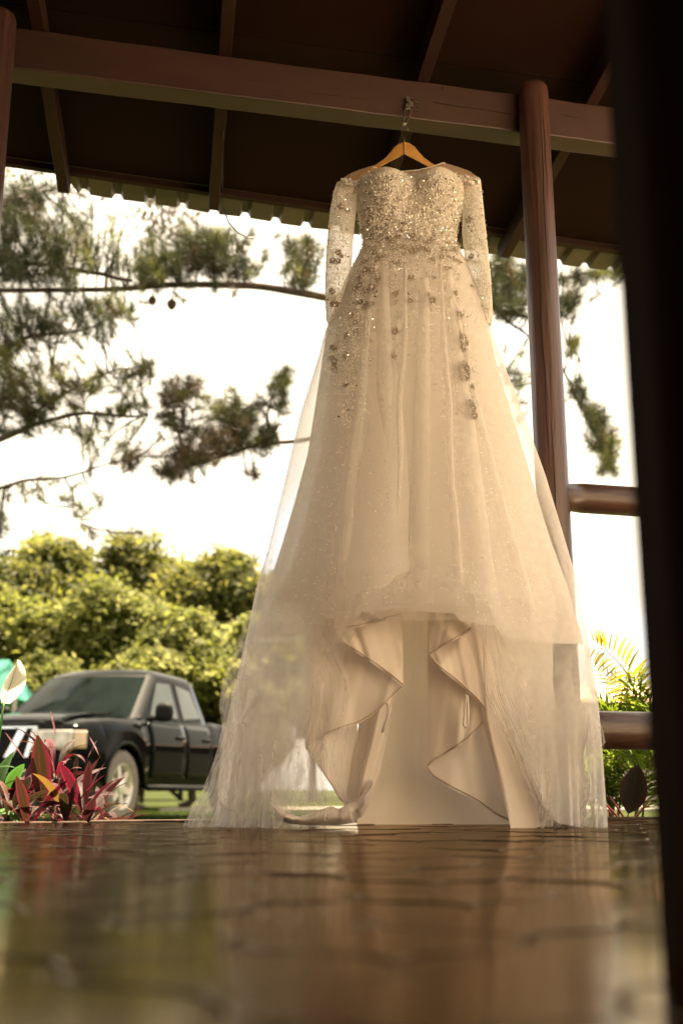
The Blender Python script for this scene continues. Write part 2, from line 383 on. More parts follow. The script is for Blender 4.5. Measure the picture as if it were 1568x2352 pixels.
A = np.array([bp(-3.2, FLOOR_W - .004, -.012), bp(2.0, FLOOR_W - .004, -.012), bp(2.0, -3.75, -.012), bp(-3.2, -3.75, -.012)])
cut = np.array([1.75, 0, 0])
mb = MB(); mb.prism(A - np.array([0, 0, .3]), A + np.array([0, 0, .0100])); mb.build('floor_bed', m_grout, fz)
TA, TB = .0875, .102                                      # half width and half length of a tile
def ecurve(p, q, s):
    t = np.linspace(0, 1, 9)[:-1]; d = q - p; nrm = np.array([-d[1], d[0]]); nrm = nrm / np.linalg.norm(nrm)
    return p + t[:, None] * d + (np.sin(2 * np.pi * t) * .0135 * s)[:, None] * nrm
L_, T_, R_, Bt = np.array([-TA, 0]), np.array([0, TB]), np.array([TA, 0]), np.array([0, -TB])
c1 = ecurve(L_, T_, 1); c2 = ecurve(T_, R_, -1)
c3 = (ecurve(Bt, R_, 1)); c4 = ecurve(L_, Bt, -1)
def rev(c, end): return np.vstack([end[None], c[1:][::-1]])
ringxy = np.vstack([c1, c2, rev(c3, R_), rev(c4, Bt)])[::-1]
def tile_mesh():
    mb = MB(); nn = len(ringxy); nrm = ringxy - ringxy.mean(0)
    def sh(d):
        e1 = np.roll(ringxy, -1, 0) - np.roll(ringxy, 1, 0); nn_ = np.stack([e1[:, 1], -e1[:, 0]], -1); nn_ /= np.linalg.norm(nn_, axis=1, keepdims=True) + 1e-9
        return ringxy - nn_ * d
    rows = [np.column_stack([sh(.0010), np.full(nn, -.004)]), np.column_stack([sh(.0012), np.full(nn, -.0010)]), np.column_stack([sh(.0022), np.full(nn, -.0003)]), np.column_stack([sh(.0040), np.zeros(nn)])]
    mb.grid(np.stack(rows), closed_u=True); mb.F.append([3 * nn + i for i in range(nn)])
    return mb.mesh('floor_tile', m_tile)
tme = tile_mesh()
_a, _b = atZ(520, 2310, 0), atZ(1412, 2302, 0); TROT = math.atan2(_b[1] - _a[1], _b[0] - _a[0])
tc_, ts_ = math.cos(TROT), math.sin(TROT)
cells = []
for i in range(-40, 40):
    for j in range(-40, 60):
        lx, ly = (i * 2 + (j % 2)) * TA, j * TB
        X, Y = lx * tc_ - ly * ts_ + (_a[0] + _b[0]) / 2, lx * ts_ + ly * tc_ + (_a[1] + _b[1]) / 2
        q = np.array([X, Y, 0]) - B0; w = np.dot(q, BV); uu = np.dot(q, BU)
        if w > FLOOR_W - .05 or uu < -3.1 or uu > 1.9 or w < -3.7: continue
        vis = Y > .34 and abs(X) < Y * .33 + .16 and Y < 3.6
        cells.append((not vis, np.hypot(X, Y), X, Y))
cells.sort(); rest = MB(); nvis = 0
for (hid, dd, X, Y) in cells:
    if not hid and nvis < 300:
        o = bpy.data.objects.new('floor_tile', tme); COL.objects.link(o); o.parent = fz; o.matrix_parent_inverse = Matrix.Translation(-fz.location)
        o.location = (X, Y, random.uniform(-.0011, .0011)); o.rotation_euler = (random.gauss(0, .0035), random.gauss(0, .0035), TROT + random.gauss(0, .006)); nvis += 1
    else:
        P = np.column_stack([ringxy * .98, np.zeros(len(ringxy))]); c, s = tc_, ts_
        Q = np.column_stack([P[:, 0] * c - P[:, 1] * s + X, P[:, 0] * s + P[:, 1] * c + Y, P[:, 2] + random.uniform(-.0012, -.0002)])
        rest.add(Q, [list(range(len(Q)))])
o = rest.build('floor_tiles_beyond', m_tile, fz); o['kind'] = 'stuff'
# stone edging along the outer rim of the floor
m_edge = simple('worn_stone_edging', (.085, .055, .038), (.05, .034, .024), rough=.8, spec=.08, scale=14, bmp=.004, rand=.2)
u = -3.2; k = 0
while u < 2.4:
    L = random.uniform(.28, .42); mb = MB(); dz = random.uniform(-.004, .003)
    A = np.array([bp(u + .002, FLOOR_W - .045, -.25), bp(u + L - .002, FLOOR_W - .045, -.25), bp(u + L - .002, FLOOR_W + .03 + random.uniform(-.006, .006), -.25), bp(u + .002, FLOOR_W + .03 + random.uniform(-.006, .006), -.25)])
    mb.prism(A, A + np.array([0, 0, .254 + dz])); o = mb.build('edging_stone', m_edge, fz, bevel=.006); u += L

# ------------------------------------------------------------------ ground outside
GZ = -.26
m_lawn = simple('lawn_soil', (.040, .046, .014), (.022, .030, .008), rough=1.0, spec=.02, scale=.8, detail=8)
mb = MB(); s = 600; mb.add([(-s, -s, GZ - .02), (s, -s, GZ - .02), (s, s, GZ - .02), (-s, s, GZ - .02)], [(0, 1, 2, 3)]); o = mb.build('ground', m_lawn); o['kind'] = 'structure'
m_yard = simple('bounce_concrete', (.68, .59, .48), (.58, .50, .40), rough=.85, scale=1.5, detail=8)  # unseen pale yard added to bounce sun up at dress and beam
mb = MB(); A = np.array([(1.9, -.9, GZ - .3), (13, -.9, GZ - .3), (13, 3.0, GZ - .3), (1.9, 3.0, GZ - .3)]); mb.prism(A, A + np.array([0, 0, .3 + .004])); o = mb.build('yard', m_yard); o['kind'] = 'structure'
mb = MB(); A = np.array([(.5, -3.6, GZ - .3), (13, -3.6, GZ - .3), (13, -.905, GZ - .3), (.5, -.905, GZ - .3)]); mb.prism(A, A + np.array([0, 0, .3 + .004])); o = mb.build('yard', m_yard); o['kind'] = 'structure'
m_fac = simple('bounce_cream_facade', (.82, .75, .64), (.76, .69, .58), rough=.85, scale=2, detail=8)  # unseen cream facade added to throw soft light onto the dress
hb = empty('bounce_house', (4.5, -3.6, GZ)); tag(hb, 'added cream house, out of view, that bounces sun onto the dress', 'house')
mb = MB(); mb.box((5.2, -3.7, 2.1), (9.4, .2, 4.8)); mb.build('wall', m_fac, hb)
for k in range(3):
    mb = MB(); mb.box((1.6 + k * 2.9, -3.58, 1.3), (1.1, .06, 1.2)); wf = mb.build('window', m_dark, hb); mb = MB(); mb.box((1.6 + k * 2.9, -3.545, 1.3), (.95, .03, 1.05)); mb.build('pane', simple('window_glass', (.02, .025, .03), rough=.05), wf)
mb = MB(); mb.box((-1.15, -1.25, 1.2), (3.3, .12, 2.5)); o = mb.build('light_block_wall', m_wall); tag(o, 'added brown timber wall behind the viewer that blocks light', 'wall', kind='structure')  # unseen wall added so that light comes only from the right
mb = MB(); mb.box((.485, -.12, 1.2), (.12, 2.2, 2.5)); o = mb.build('light_block_wall', m_wall); tag(o, 'short brown timber wall added beside the viewer to darken the left of the beam', 'wall', kind='structure')  # unseen wall added to keep facade light off the beam's left
# ================================================================== THE WEDDING DRESS
DY = 2.95                                                # the dress hangs in a plane just in front of the beam
dress = empty('wedding_dress', (0.2, DY, 0)); tag(dress, 'ivory beaded wedding dress with long sheer sleeves hanging from a wooden hanger', 'dress')
m_lining = cloth('ivory_lining', (.90, .865, .80), (.88, .84, .775), trans=.48, rough=.6, scale=20)
m_glitter = cloth('glitter_tulle', (.91, .868, .82), (.89, .845, .79), trans=.5, rough=.65, alpha=.72, edge=.26, scale=240, bmp=.0006)
m_tulle = cloth('soft_tulle', (.91, .87, .825), trans=.5, rough=.7, alpha=.20, edge=.55, scale=60)
m_tulle2 = cloth('ruffled_tulle', (.91, .87, .825), trans=.5, rough=.7, alpha=.17, edge=.18, scale=60)
m_ruf = cloth('thin_tulle', (.91, .87, .825), trans=.5, rough=.7, alpha=.09, edge=.12, scale=60)
m_hem = cloth('loose_tulle', (.91, .87, .825), trans=.5, rough=.7, alpha=.24, edge=.16, scale=60)
m_wisp = cloth('gathered_tulle', (.89, .85, .79), trans=.5, rough=.7, alpha=.14, edge=.24, scale=60)
m_yoke = cloth('sheer_net', (.75, .52, .36), trans=.4, rough=.6, alpha=.30, edge=.35, scale=60)
m_sleeve = cloth('sleeve_net', (.88, .82, .72), trans=.45, rough=.6, alpha=.5, edge=.4, scale=60)
m_bodice = cloth('bodice_cloth', (.76, .69, .58), (.60, .52, .41), trans=.2, rough=.6, scale=45, bmp=.002)
m_bead = simple('pearl_bead', (.90, .87, .81), (.82, .77, .69), rough=.12, metal=.1, coat=.5, scale=3)
m_seq = simple('clear_sequin', (.90, .87, .83), (.82, .77, .7), rough=.12, metal=.15, scale=3)
m_pleat = cloth('doubled_tulle', (.91, .87, .825), trans=.5, rough=.7, alpha=.22, edge=.40, scale=60)
m_rhine = simple('rhinestone', (.95, .93, .90), rough=.05, metal=1.0, scale=3)
m_lace = cloth('backlit_dark_lace', (.32, .255, .185), (.24, .19, .135), trans=.15, rough=.6, scale=80)  # brown tone stands for lace darkened by blocking the light behind it
m_lace2 = cloth('ivory_lace', (.92, .89, .83), (.84, .79, .70), trans=.3, rough=.5, scale=80)
m_satin = cloth('ivory_satin', (.84, .755, .67), (.82, .735, .65), trans=.24, rough=.38, spec=.45, scale=9)
m_satin_in = cloth('ivory_satin_inside', (.89, .79, .66), (.87, .765, .635), trans=.14, rough=.42, spec=.4, scale=9)
m_seam = simple('satin_seam', (.60, .47, .37), rough=.5)

def tube_rows(edges, depth, na, fold, ycen=0.0, front_hem=None, yexp=1.0):
    """edges: [(pixel y, left x, right x)] measured on the hanging plane; closed cross-sections; returns grid (rows, na, 3)"""
    rows = []; a = np.arange(na) * 2 * np.pi / na
    for k, (y, xl, xr) in enumerate(edges):
        L, Rr = atY(xl, y, DY), atY(xr, y, DY); c = (L + Rr) / 2; w = (Rr[0] - L[0]) / 2
        r = 1 + fold(a, k / (len(edges) - 1))
        X = c[0] + w * np.cos(a) * (1 + (r - 1) * .35); Yv = DY + ycen - depth(k / (len(edges) - 1), w) * np.sin(a) * r
        rows.append(np.stack([X, Yv, np.full(na, c[2])], -1))
    return np.stack(rows)
def tabrows(tab, n):
    t = np.array(tab, float); ys = np.linspace(t[0, 0], t[-1, 0], n)
    return [(y, np.interp(y, t[:, 0], t[:, 1]), np.interp(y, t[:, 0], t[:, 2])) for y in ys]

# ---- bodice
bod = tabrows([(398, 840, 1042), (412, 828, 1052), (432, 821, 1062), (460, 819, 1064), (482, 820, 1061), (525, 828, 1050), (548, 834, 1047), (565, 832, 1051), (580, 826, 1058)], 44)
na = 96; a = np.arange(na) * 2 * np.pi / na; rows = []
for (y, xl, xr) in bod:
    L, Rr = atY(xl, y, DY), atY(xr, y, DY); c = (L + Rr) / 2; w = (Rr[0] - L[0]) / 2
    X = c[0] + w * np.sign(np.cos(a)) * np.abs(np.cos(a)) ** .9; dep = .062
    Yv = DY - dep * np.sin(a)
    for (cx, cyp) in ((881, 447), (1003, 447)):
        C = atY(cx, cyp, DY); dx = (X - C[0]) / .068; dz = (c[2] - C[2]) / .070
        bumpv = np.exp(-(dx ** 2 + dz ** 2) ** 1.15) * .066
        Yv = Yv - np.where(np.sin(a) > 0, bumpv, 0)
    V0 = atY(942, 432, DY); Yv = Yv + np.where(np.sin(a) > 0, .014 * np.exp(-((X - V0[0]) / .02) ** 2 - ((c[2] - V0[2]) / .06) ** 2), 0)
    rows.append(np.stack([X, Yv, np.full(na, c[2])], -1))
G = np.stack(rows)
# sweetheart top edge: the front ring dips to a V between the cups
topz = G[0, :, 2].copy()
for j in range(na):
    if math.sin(a[j]) > -.2:
        px = project(G[0, j])[0]
        yt = np.interp(px, [836, 850, 888, 915, 942, 968, 1001, 1030, 1044], [412, 402, 396, 404, 421, 404, 396, 404, 413])
        for i in range(8):
            f = 1 - i / 8; tgt = atY(px, yt, G[i, j, 1])[2]; G[i, j, 2] = G[i, j, 2] * (1 - f) + min(topz[j] + .01, tgt) * f if i else tgt
order = np.sort(-G[:, :, 2], axis=0); G[:, :, 2] = -order
mbB = MB(); mbB.grid(G, closed_u=True); bodice = mbB.build('bodice', m_bodice, dress, smooth=True)

# ---- skirts.  fold(a, t): soft pleats gathered at the waist
def folds(seed, amp, sharp=3.0, n1=9, n2=17):
    r = np.random.default_rng(seed); p = r.uniform(0, 6.28, 6)
    def f(a, t):
        g = .55 * np.sin(n1 * a + p[0] + .5 * np.sin(2 * a + p[1])) + .3 * np.sin(n2 * a + p[2] + t) + .25 * np.sin(5 * a + p[3] - t * .7)
        g = np.sign(g) * np.abs(g) ** .8 + .35 * np.exp(-sharp * (1 - np.sin(n1 * a + p[4])))
        return amp * (.18 + .82 * min(1, t * 1.6)) * g
    return f
inner = [(562, 834, 1050), (590, 820, 1062), (640, 795, 1082), (700, 772, 1100), (760, 752, 1120), (861, 738, 1142), (937, 727, 1165), (1040, 712, 1195), (1150, 684, 1225), (1250, 655, 1255), (1350, 622, 1290), (1440, 600, 1316), (1480, 590, 1326)]
outer = [(566, 832, 1052), (620, 806, 1078), (700, 772, 1108), (760, 748, 1125), (820, 733, 1146), (950, 693, 1196), (1100, 660, 1247), (1270, 620, 1295), (1400, 580, 1332), (1480, 552, 1354), (1560, 522, 1362), (1640, 512, 1366)]
lin = [(y, (xl - 940) * .9 + 940, (xr - 940) * .9 + 940) for y, xl, xr in inner]
dep = lambda t, w: .056 + (.235 - .056) * min(1, t * 1.15) ** .9

def with_hem(G, hem_px, first=.80):
    """slide the lowest rows of each column so that its hem ends on the measured line hem_px(x) (pixel y)"""
    G = G.copy(); n = G.shape[0]; i0 = int(n * first)
    for j in range(G.shape[1]):
        p = project(G[-1, j]); front = G[-1, j, 1] < DY
        yt = hem_px(p[0], front)
        if yt is None: continue
        z1 = atY(p[0], yt, G[-1, j, 1])[2]; z0 = G[i0, j, 2]
        for i in range(i0, n): G[i, j, 2] = z0 + (z1 - z0) * (i - i0) / (n - 1 - i0)
    return G
gl = tube_rows(tabrows(inner, 70), dep, 200, folds(3, .085, 3.0, 4, 7))
hx = [560, 600, 716, 722, 800, 824, 832, 886, 892, 1050, 1058, 1140, 1150, 1250, 1345]
hy = [1466, 1464, 1462, 1424, 1418, 1418, 1404, 1404, 1399, 1410, 1428, 1436, 1462, 1478, 1480]
gl = with_hem(gl, lambda x, fr: float(np.interp(x, hx, hy)) if fr else 1476)
mbG = MB(); mbG.grid(gl, closed_u=True); glitter = mbG.build('glitter_skirt', m_glitter, dress, smooth=True)
li = tube_rows(tabrows(lin, 60), lambda t, w: dep(t, w) * .86, 150, folds(5, .03, 3.0, 4, 7))
li = with_hem(li, lambda x, fr: 1385 if fr else 1405)
mbL = MB(); mbL.grid(li, closed_u=True); mbL.build('skirt_lining', m_lining, dress, smooth=True)
# outer tulle: open at the centre front below the hem, long at both sides and behind
ou = tube_rows(tabrows(outer, 90), lambda t, w: dep(t, w) * 1.10 + .004, 260, folds(11, .06, n1=6, n2=11))
def out_hem(x, fr):
    if fr: return float(np.interp(x, [500, 560, 640, 740, 800, 835, 1080, 1125, 1180, 1260, 1330, 1400], [1902, 1902, 1902, 1700, 1480, 1425, 1425, 1490, 1700, 1890, 1902, 1902]))
    return 1840
ou = with_hem(ou, out_hem, .72)
zmin = ou[:, :, 2].min(); prj = project(ou); tt = np.clip((1640 - prj[..., 1]) / -250, 0, 1)
ou[..., 0] -= np.where(prj[..., 0] > 940, .004 * tt, 0) + .012 * tt * smoothnoise(np.arange(ou.shape[1]) * .7, 77)[None, :]
mbO = MB(); mbO.grid(ou, closed_u=True); mbO.build('outer_tulle', m_tulle, dress, smooth=True)
# long soft creases: narrow doubled pleats of tulle lying on the skirt, real strips that stand a little proud
bvh_g = BVHTree.FromPolygons([tuple(v) for v in np.vstack(mbO.V)], mbO.F)
def cast(bvh, x, y, lift=0.0):
    d = Vector(ray(x, y)).normalized(); o = Vector((0, 0, CAM_H)); h = bvh.ray_cast(o, d)
    if h[0] is None: return None, None
    nrm = h[1] if h[1].dot(d) < 0 else -h[1]
    return np.array(h[0] + nrm * lift), np.array(nrm)
for k, (x0, x1, w, ytop, ybot) in enumerate([(878, 908, 34, 600, 1392), (930, 902, 13, 620, 1390), (1012, 1056, 12, 610, 1395), (1030, 1128, 30, 620, 1440), (850, 770, 22, 640, 1405), (972, 962, 30, 640, 1390), (1046, 1230, 16, 700, 1465)]):
    rows = []
    for f in np.linspace(0, 1, 40):
        y = ytop + (ybot - ytop) * f; xc = x0 + (x1 - x0) * f ** 1.1 + 4 * float(smoothnoise(f * 5, k)); ww = w * (.35 + .65 * f)
        row = []
        for g, lf in zip((-1, -.7, -.3, 0, .4, .75, 1), (.0004, .006, .011, .014, .010, .006, .0012)):
            p, nrm = cast(bvh_g, xc + g * ww, y, max(.0012, lf * (.5 + .5 * f) * min(1, (1 - f) * 5)))
            row.append(p if p is not None else (row[-1] if row else atY(xc, y, DY - .1)))
        rows.append(row)
    mb = MB(); mb.grid(np.array(rows)); mb.build('tulle_pleat', m_pleat, dress, smooth=True)
# ---- satin underskirt seen below the front hem
def c4(cx, cy): return cx * .664 + 428.7, cy * .664 + 1347.5     # measuring grid of the lower skirt
def sat_sheet(name, hem, ytop, dy0, dy1, bulge, mtl, nseg=24, seam=True, creases=0, seed=0, toplift=0.0):
    """a hanging fold of satin: its lower edge follows hem (points on the measuring grid), its top runs up under the skirt"""
    H = np.array([c4(*p) for p in hem]); n = len(H); s = np.concatenate([[0], np.cumsum(np.linalg.norm(np.diff(H, axis=0), axis=1))]); s /= s[-1]
    t = np.linspace(0, 1, 40); hx_ = np.interp(t, s, H[:, 0]); hy_ = np.interp(t, s, H[:, 1])
    for _ in range(2):
        hx_[1:-1] = (hx_[:-2] + 2 * hx_[1:-1] + hx_[2:]) / 4; hy_[1:-1] = (hy_[:-2] + 2 * hy_[1:-1] + hy_[2:]) / 4
    rows = []
    for f in np.linspace(0, 1, nseg):
        row = []
        for k in range(40):
            dyv = dy0 + (dy1 - dy0) * t[k] - bulge * math.sin(math.pi * t[k]) * (.4 + .6 * f) + (.015 * float(smoothnoise(t[k] * 4 + f * 2.2, seed)) + .006 * float(smoothnoise(t[k] * 9 - f * 3, seed + 5))) * (.35 + .65 * math.sin(math.pi * t[k]))
            y = ytop + (hy_[k] - ytop) * f
            p = atY(hx_[k], y, DY + dyv); p[2] = max(p[2], -.003); row.append(p)
        rows.append(row)
    G = np.array(rows); mb = MB(); mb.grid(G); o = mb.build(name, mtl, dress, smooth=True)
    if seam:
        ms = MB(); ms.tube(G[-1] + np.array([0, -.002, .006]), .0019, 6); ms.build('hem_seam', m_seam, o, smooth=True)
    return G
# centre back panel, the bright inside of the train
rows = []
for f in np.linspace(0, 1, 40):
    cy_ = 60 + (838 - 60) * f
    xl = np.interp(cy_, [60, 350, 520, 700, 838], [700, 690, 660, 610, 584]); xr = np.interp(cy_, [60, 240, 640, 740, 838], [880, 880, 930, 1100, 1230])
    row = []
    for g in np.linspace(0, 1, 40):
        x, y = c4(xl + (xr - xl) * g, cy_)
        dyv = .14 + .05 * math.sin(math.pi * g) - .03 * max(0, f - .82) ** 1.3 * 4 * math.sin(math.pi * min(1, max(0, g)))
        dyv += .010 * float(smoothnoise(g * 4 + f, 31)) + .012 * f * math.sin(g * 11 + 2 * f) * math.sin(math.pi * g) + .02 * max(0, f - .6) * math.sin(g * 17 + 6 * f) + (.007 * math.exp(-((f - .80) / .012) ** 2) * math.exp(-((g - .32) / .2) ** 2))
        p = atY(x, y, DY + dyv); p[2] = max(p[2], -.003); row.append(p)
    rows.append(row)
mb = MB(); mb.grid(np.array(rows)); mb.build('train_lining', m_satin_in, dress, smooth=True)
# right cascade, front to back
sat_sheet('satin_fold', [(985, 150), (935, 182), (880, 212), (840, 240)], 1385, -.17, -.13, .006, m_satin, seed=1)
sat_sheet('satin_fold', [(838, 242), (862, 275), (940, 335), (1000, 390), (1030, 425), (1037, 448)], 1385, -.12, -.09, .012, m_satin, seed=2)
sat_sheet('satin_fold', [(1037, 452), (1015, 490), (960, 540), (890, 585), (845, 610), (834, 628)], 1385, -.085, -.03, .010, m_satin, seed=3)
sat_sheet('satin_fold', [(833, 632), (850, 662), (920, 702), (1010, 748), (1070, 795), (1130, 822), (1200, 832), (1266, 832)], 1385, -.02, .03, .03, m_satin, seed=4)
# the outer run of that fold: leans out to the right and meets the floor
rows = []
for f in np.linspace(0, 1, 30):
    cy_ = 130 + (842 - 130) * f; xl = np.interp(cy_, [130, 450, 832], [985, 1020, 1120]); xr = np.interp(cy_, [130, 270, 420, 560, 700, 780, 832], [1082, 1084, 1100, 1130, 1215, 1255, 1268])
    row = []
    for g in np.linspace(0, 1, 24):
        x, y = c4(xl + (xr - xl) * g, cy_); dyv = -.07 - .05 * math.sin(math.pi * g * .9) + .07 * g - .05 * f * (1 - g)
        dyv += .010 * f * float(smoothnoise(g * 5 + 2 * f, 41)); p = atY(x, y, DY + dyv); p[2] = max(p[2], -.003); row.append(p)
    rows.append(row)
mb = MB(); mb.grid(np.array(rows)); mb.build('satin_fold', m_satin, dress, smooth=True)
# left cascade
sat_sheet('satin_fold', [(746, 100), (680, 118), (600, 140), (545, 150), (512, 160)], 1385, -.17, -.15, .006, m_satin, seed=6)
sat_sheet('satin_fold', [(510, 165), (540, 198), (620, 250), (690, 300), (735, 335), (747, 348)], 1385, -.14, -.10, .012, m_satin, seed=7)
sat_sheet('satin_fold', [(747, 352), (720, 375), (680, 415), (640, 450), (590, 478), (540, 492), (470, 520), (412, 558)], 1385, -.09, -.05, .014, m_satin, seed=8)
sat_sheet('satin_fold', [(410, 560), (440, 600), (500, 690), (530, 740), (546, 756), (590, 740)], 1385, -.03, .0, .02, m_satin, seed=9)
# long gleaming fold that runs down to the floor at the left of the centre
for k, (tab, d0) in enumerate([([(372, 606, 712), (520, 588, 682), (620, 566, 660), (700, 548, 640), (760, 545, 625), (800, 500, 606)], -.01), ([(372, 645, 722), (520, 618, 694), (640, 590, 668), (740, 572, 640), (800, 540, 604)], -.035)]):
    rows = []
    for f in np.linspace(0, 1, 26):
        cy_ = tab[0][0] + (tab[-1][0] - tab[0][0]) * f; xl = np.interp(cy_, [q[0] for q in tab], [q[1] for q in tab]); xr = np.interp(cy_, [q[0] for q in tab], [q[2] for q in tab]); row = []
        for g in np.linspace(0, 1, 18):
            x, y = c4(xl + (xr - xl) * g, cy_); dyv = d0 - .035 * math.sin(math.pi * g) ** 1.5 + .012 * math.sin(g * 9 + f * 2 + k); p = atY(x, y, DY + dyv); p[2] = max(p[2], -.003); row.append(p)
        rows.append(row)
    mb = MB(); mb.grid(np.array(rows)); mb.build('satin_fold', m_satin, dress, smooth=True)
# rolled hem of the train resting on the floor, left of the centre
Uu = np.array([(625, 1846), (655, 1866), (688, 1876), (720, 1866), (760, 1852), (778, 1858), (797, 1848), (818, 1840), (836, 1820), (854, 1794)], float)
Ll = np.array([(627, 1858), (640, 1880), (668, 1891), (705, 1893), (745, 1892), (784, 1891), (810, 1886), (826, 1874), (840, 1846), (856, 1802)], float)
rows = []
for f in np.linspace(0, 1, 60):
    q = f * 9; i = min(8, int(q)); g_ = q - i; g_ = g_ * g_ * (3 - 2 * g_); u_ = Uu[i] * (1 - g_) + Uu[i + 1] * g_; l_ = Ll[i] * (1 - g_) + Ll[i + 1] * g_; row = []
    for g in np.linspace(-.15, 1, 14):
        x, y = u_ + (l_ - u_) * max(0, g) * 1.12; d = -.10 - .045 * math.sin(math.pi * min(1, max(0, g) * .75 + .12)) + (.05 if g < 0 else 0) + .012 * float(smoothnoise(f * 13 + g, 51)) + .01 * float(smoothnoise(f * 5 - g * 2, 52))
        p = atY(x, y, DY + d); p[2] = max(p[2], -.003); row.append(p)
    rows.append(row)
mb = MB(); mb.grid(np.array(rows)); mb.build('train_hem', m_satin, dress, smooth=True)
# hanger loops sewn in the lining
for k, pts in enumerate([[(692, 402), (698, 420), (694, 450), (684, 478), (676, 505), (680, 500), (690, 470), (700, 440), (704, 412)], [(966, 374), (964, 410), (960, 450), (957, 478), (963, 487), (972, 478), (973, 440), (972, 410), (970, 378)]]):
    mb = MB(); mb.tube([atY(*c4(*p), DY - .19) for p in pts], .003, 6); mb.build('hanging_loop', m_satin, dress, smooth=True)

# ---- ruffles: layers of crumpled tulle at both sides
def ruffle(edgeL, edgeR, y0, y1, dyc, seed, nx=46, ny=46, amp=.03, mtl=None, hemwob=22, name='tulle_ruffle'):
    r = np.random.default_rng(seed); rows = []
    ph = r.uniform(0, 6.28, 8)
    for i in range(ny):
        f = i / (ny - 1); row = []
        for j in range(nx):
            g = j / (nx - 1); y = y0 + (y1 + hemwob * float(smoothnoise(g * 6, seed)) - y0) * f
            xl, xr = lerp_tab(edgeL, y), lerp_tab(edgeR, y)
            gx = g + .030 * f * float(smoothnoise(f * 6 + g * 3, seed + 1))
            x = xl + (xr - xl) * gx
            s = g * 3.2 + f * 1.6 * float(smoothnoise(f * 3, seed + 2)); am = amp * (.25 + .75 * f)
            d = dyc + am * (math.sin(2 * math.pi * s + ph[0]) + .6 * math.sin(2 * math.pi * 2.3 * s + 3 * f + ph[1]) + .9 * float(smoothnoise(g * 4 + f * 5, seed + 3)) + .25 * float(smoothnoise(g * 8 - f * 9, seed + 4)))
            p = atY(x, y, DY + d); p[2] = max(p[2], -.003); row.append(p)
        rows.append(row)
    mb = MB(); mb.grid(np.array(rows)); return mb.build(name, mtl or m_tulle2, dress, smooth=True)
LO = [(1400, 572), (1480, 545), (1560, 512), (1620, 502), (1680, 514), (1730, 498), (1780, 482), (1830, 458), (1892, 424)]
LI = [(1400, 760), (1480, 740), (1600, 700), (1700, 720), (1800, 745), (1892, 790)]
ruffle(LO, LI, 1425, 1700, -.02, 61, amp=.035)
ruffle([(1400, 600), (1600, 545), (1700, 530), (1800, 500), (1892, 462)], [(1400, 730), (1600, 690), (1892, 690)], 1440, 1800, .04, 62, amp=.04)
ruffle(LO, [(1400, 720), (1892, 760)], 1560, 1904, -.07, 63, amp=.035, hemwob=6, mtl=m_hem)
ruffle([(1560, 530), (1700, 535), (1892, 500)], [(1560, 640), (1892, 740)], 1580, 1904, .0, 64, amp=.03, hemwob=5, mtl=m_hem)
ruffle([(1640, 515), (1720, 500), (1780, 480), (1830, 458), (1893, 424)], [(1640, 600), (1893, 690)], 1660, 1904, -.10, 66, amp=.03, hemwob=4, mtl=m_hem)
ruffle([(1400, 700), (1600, 690), (1700, 690), (1892, 640)], [(1400, 760), (1500, 775), (1560, 800), (1640, 805), (1720, 792), (1892, 800)], 1415, 1860, -.15, 65, amp=.016, hemwob=30)
RI = [(1420, 1085), (1500, 1110), (1600, 1150), (1700, 1185), (1800, 1230), (1895, 1265)]
RO = [(1420, 1332), (1480, 1352), (1560, 1362), (1640, 1366), (1700, 1380), (1720, 1384), (1750, 1345), (1800, 1342), (1895, 1345)]
ruffle(RI, RO, 1440, 1725, -.03, 71, amp=.035, mtl=m_ruf)
ruffle([(1560, 1180), (1700, 1205), (1895, 1262)], [(1560, 1350), (1660, 1350), (1760, 1330), (1895, 1340)], 1580, 1904, -.07, 73, amp=.03, hemwob=5)
ruffle([(1420, 1060), (1500, 1085), (1600, 1115), (1700, 1160), (1895, 1250)], [(1420, 1130), (1600, 1170), (1895, 1290)], 1425, 1850, -.12, 74, amp=.014, hemwob=20)
ruffle([(1500, 1300), (1893, 1262)], [(1500, 1350), (1640, 1370), (1705, 1392), (1745, 1362), (1893, 1352)], 1490, 1722, -.05, 75, amp=.03, hemwob=34, mtl=m_hem)
ruffle([(1600, 1250), (1893, 1240)], [(1600, 1352), (1700, 1374), (1760, 1368), (1820, 1372), (1900, 1392)], 1620, 1904, -.09, 76, amp=.035, hemwob=6, mtl=m_hem)
# wisps: narrow gathered strips of tulle tumbling down both sides
def wisp(P, w, seed, dyc):
    P = np.array(P, float); t = np.linspace(0, 1, 30); s = np.linspace(0, 1, len(P)); rows = []
    xs = np.interp(t, s, P[:, 0]); ys = np.interp(t, s, P[:, 1])
    for _ in range(3): xs[1:-1] = (xs[:-2] + 2 * xs[1:-1] + xs[2:]) / 4; ys[1:-1] = (ys[:-2] + 2 * ys[1:-1] + ys[2:]) / 4
    for k in range(30):
        row = []
        for g in np.linspace(-1, 1, 9):
            x = xs[k] + g * w * (.5 + .6 * abs(float(smoothnoise(t[k] * 5, seed)))); y = ys[k] + 6 * float(smoothnoise(g * 2 + t[k] * 4, seed + 1))
            d = dyc + .012 * math.sin(2.2 * g + 4 * t[k] + seed) + .007 * float(smoothnoise(g * 2 + t[k] * 4, seed + 2))
            p = atY(x, min(y, 1903), DY + d); p[2] = max(p[2], -.003); row.append(p)
        rows.append(row)
    mb = MB(); mb.grid(np.array(rows)); mb.build('tulle_strip', m_wisp, dress, smooth=True)
rs = np.random.default_rng(5)
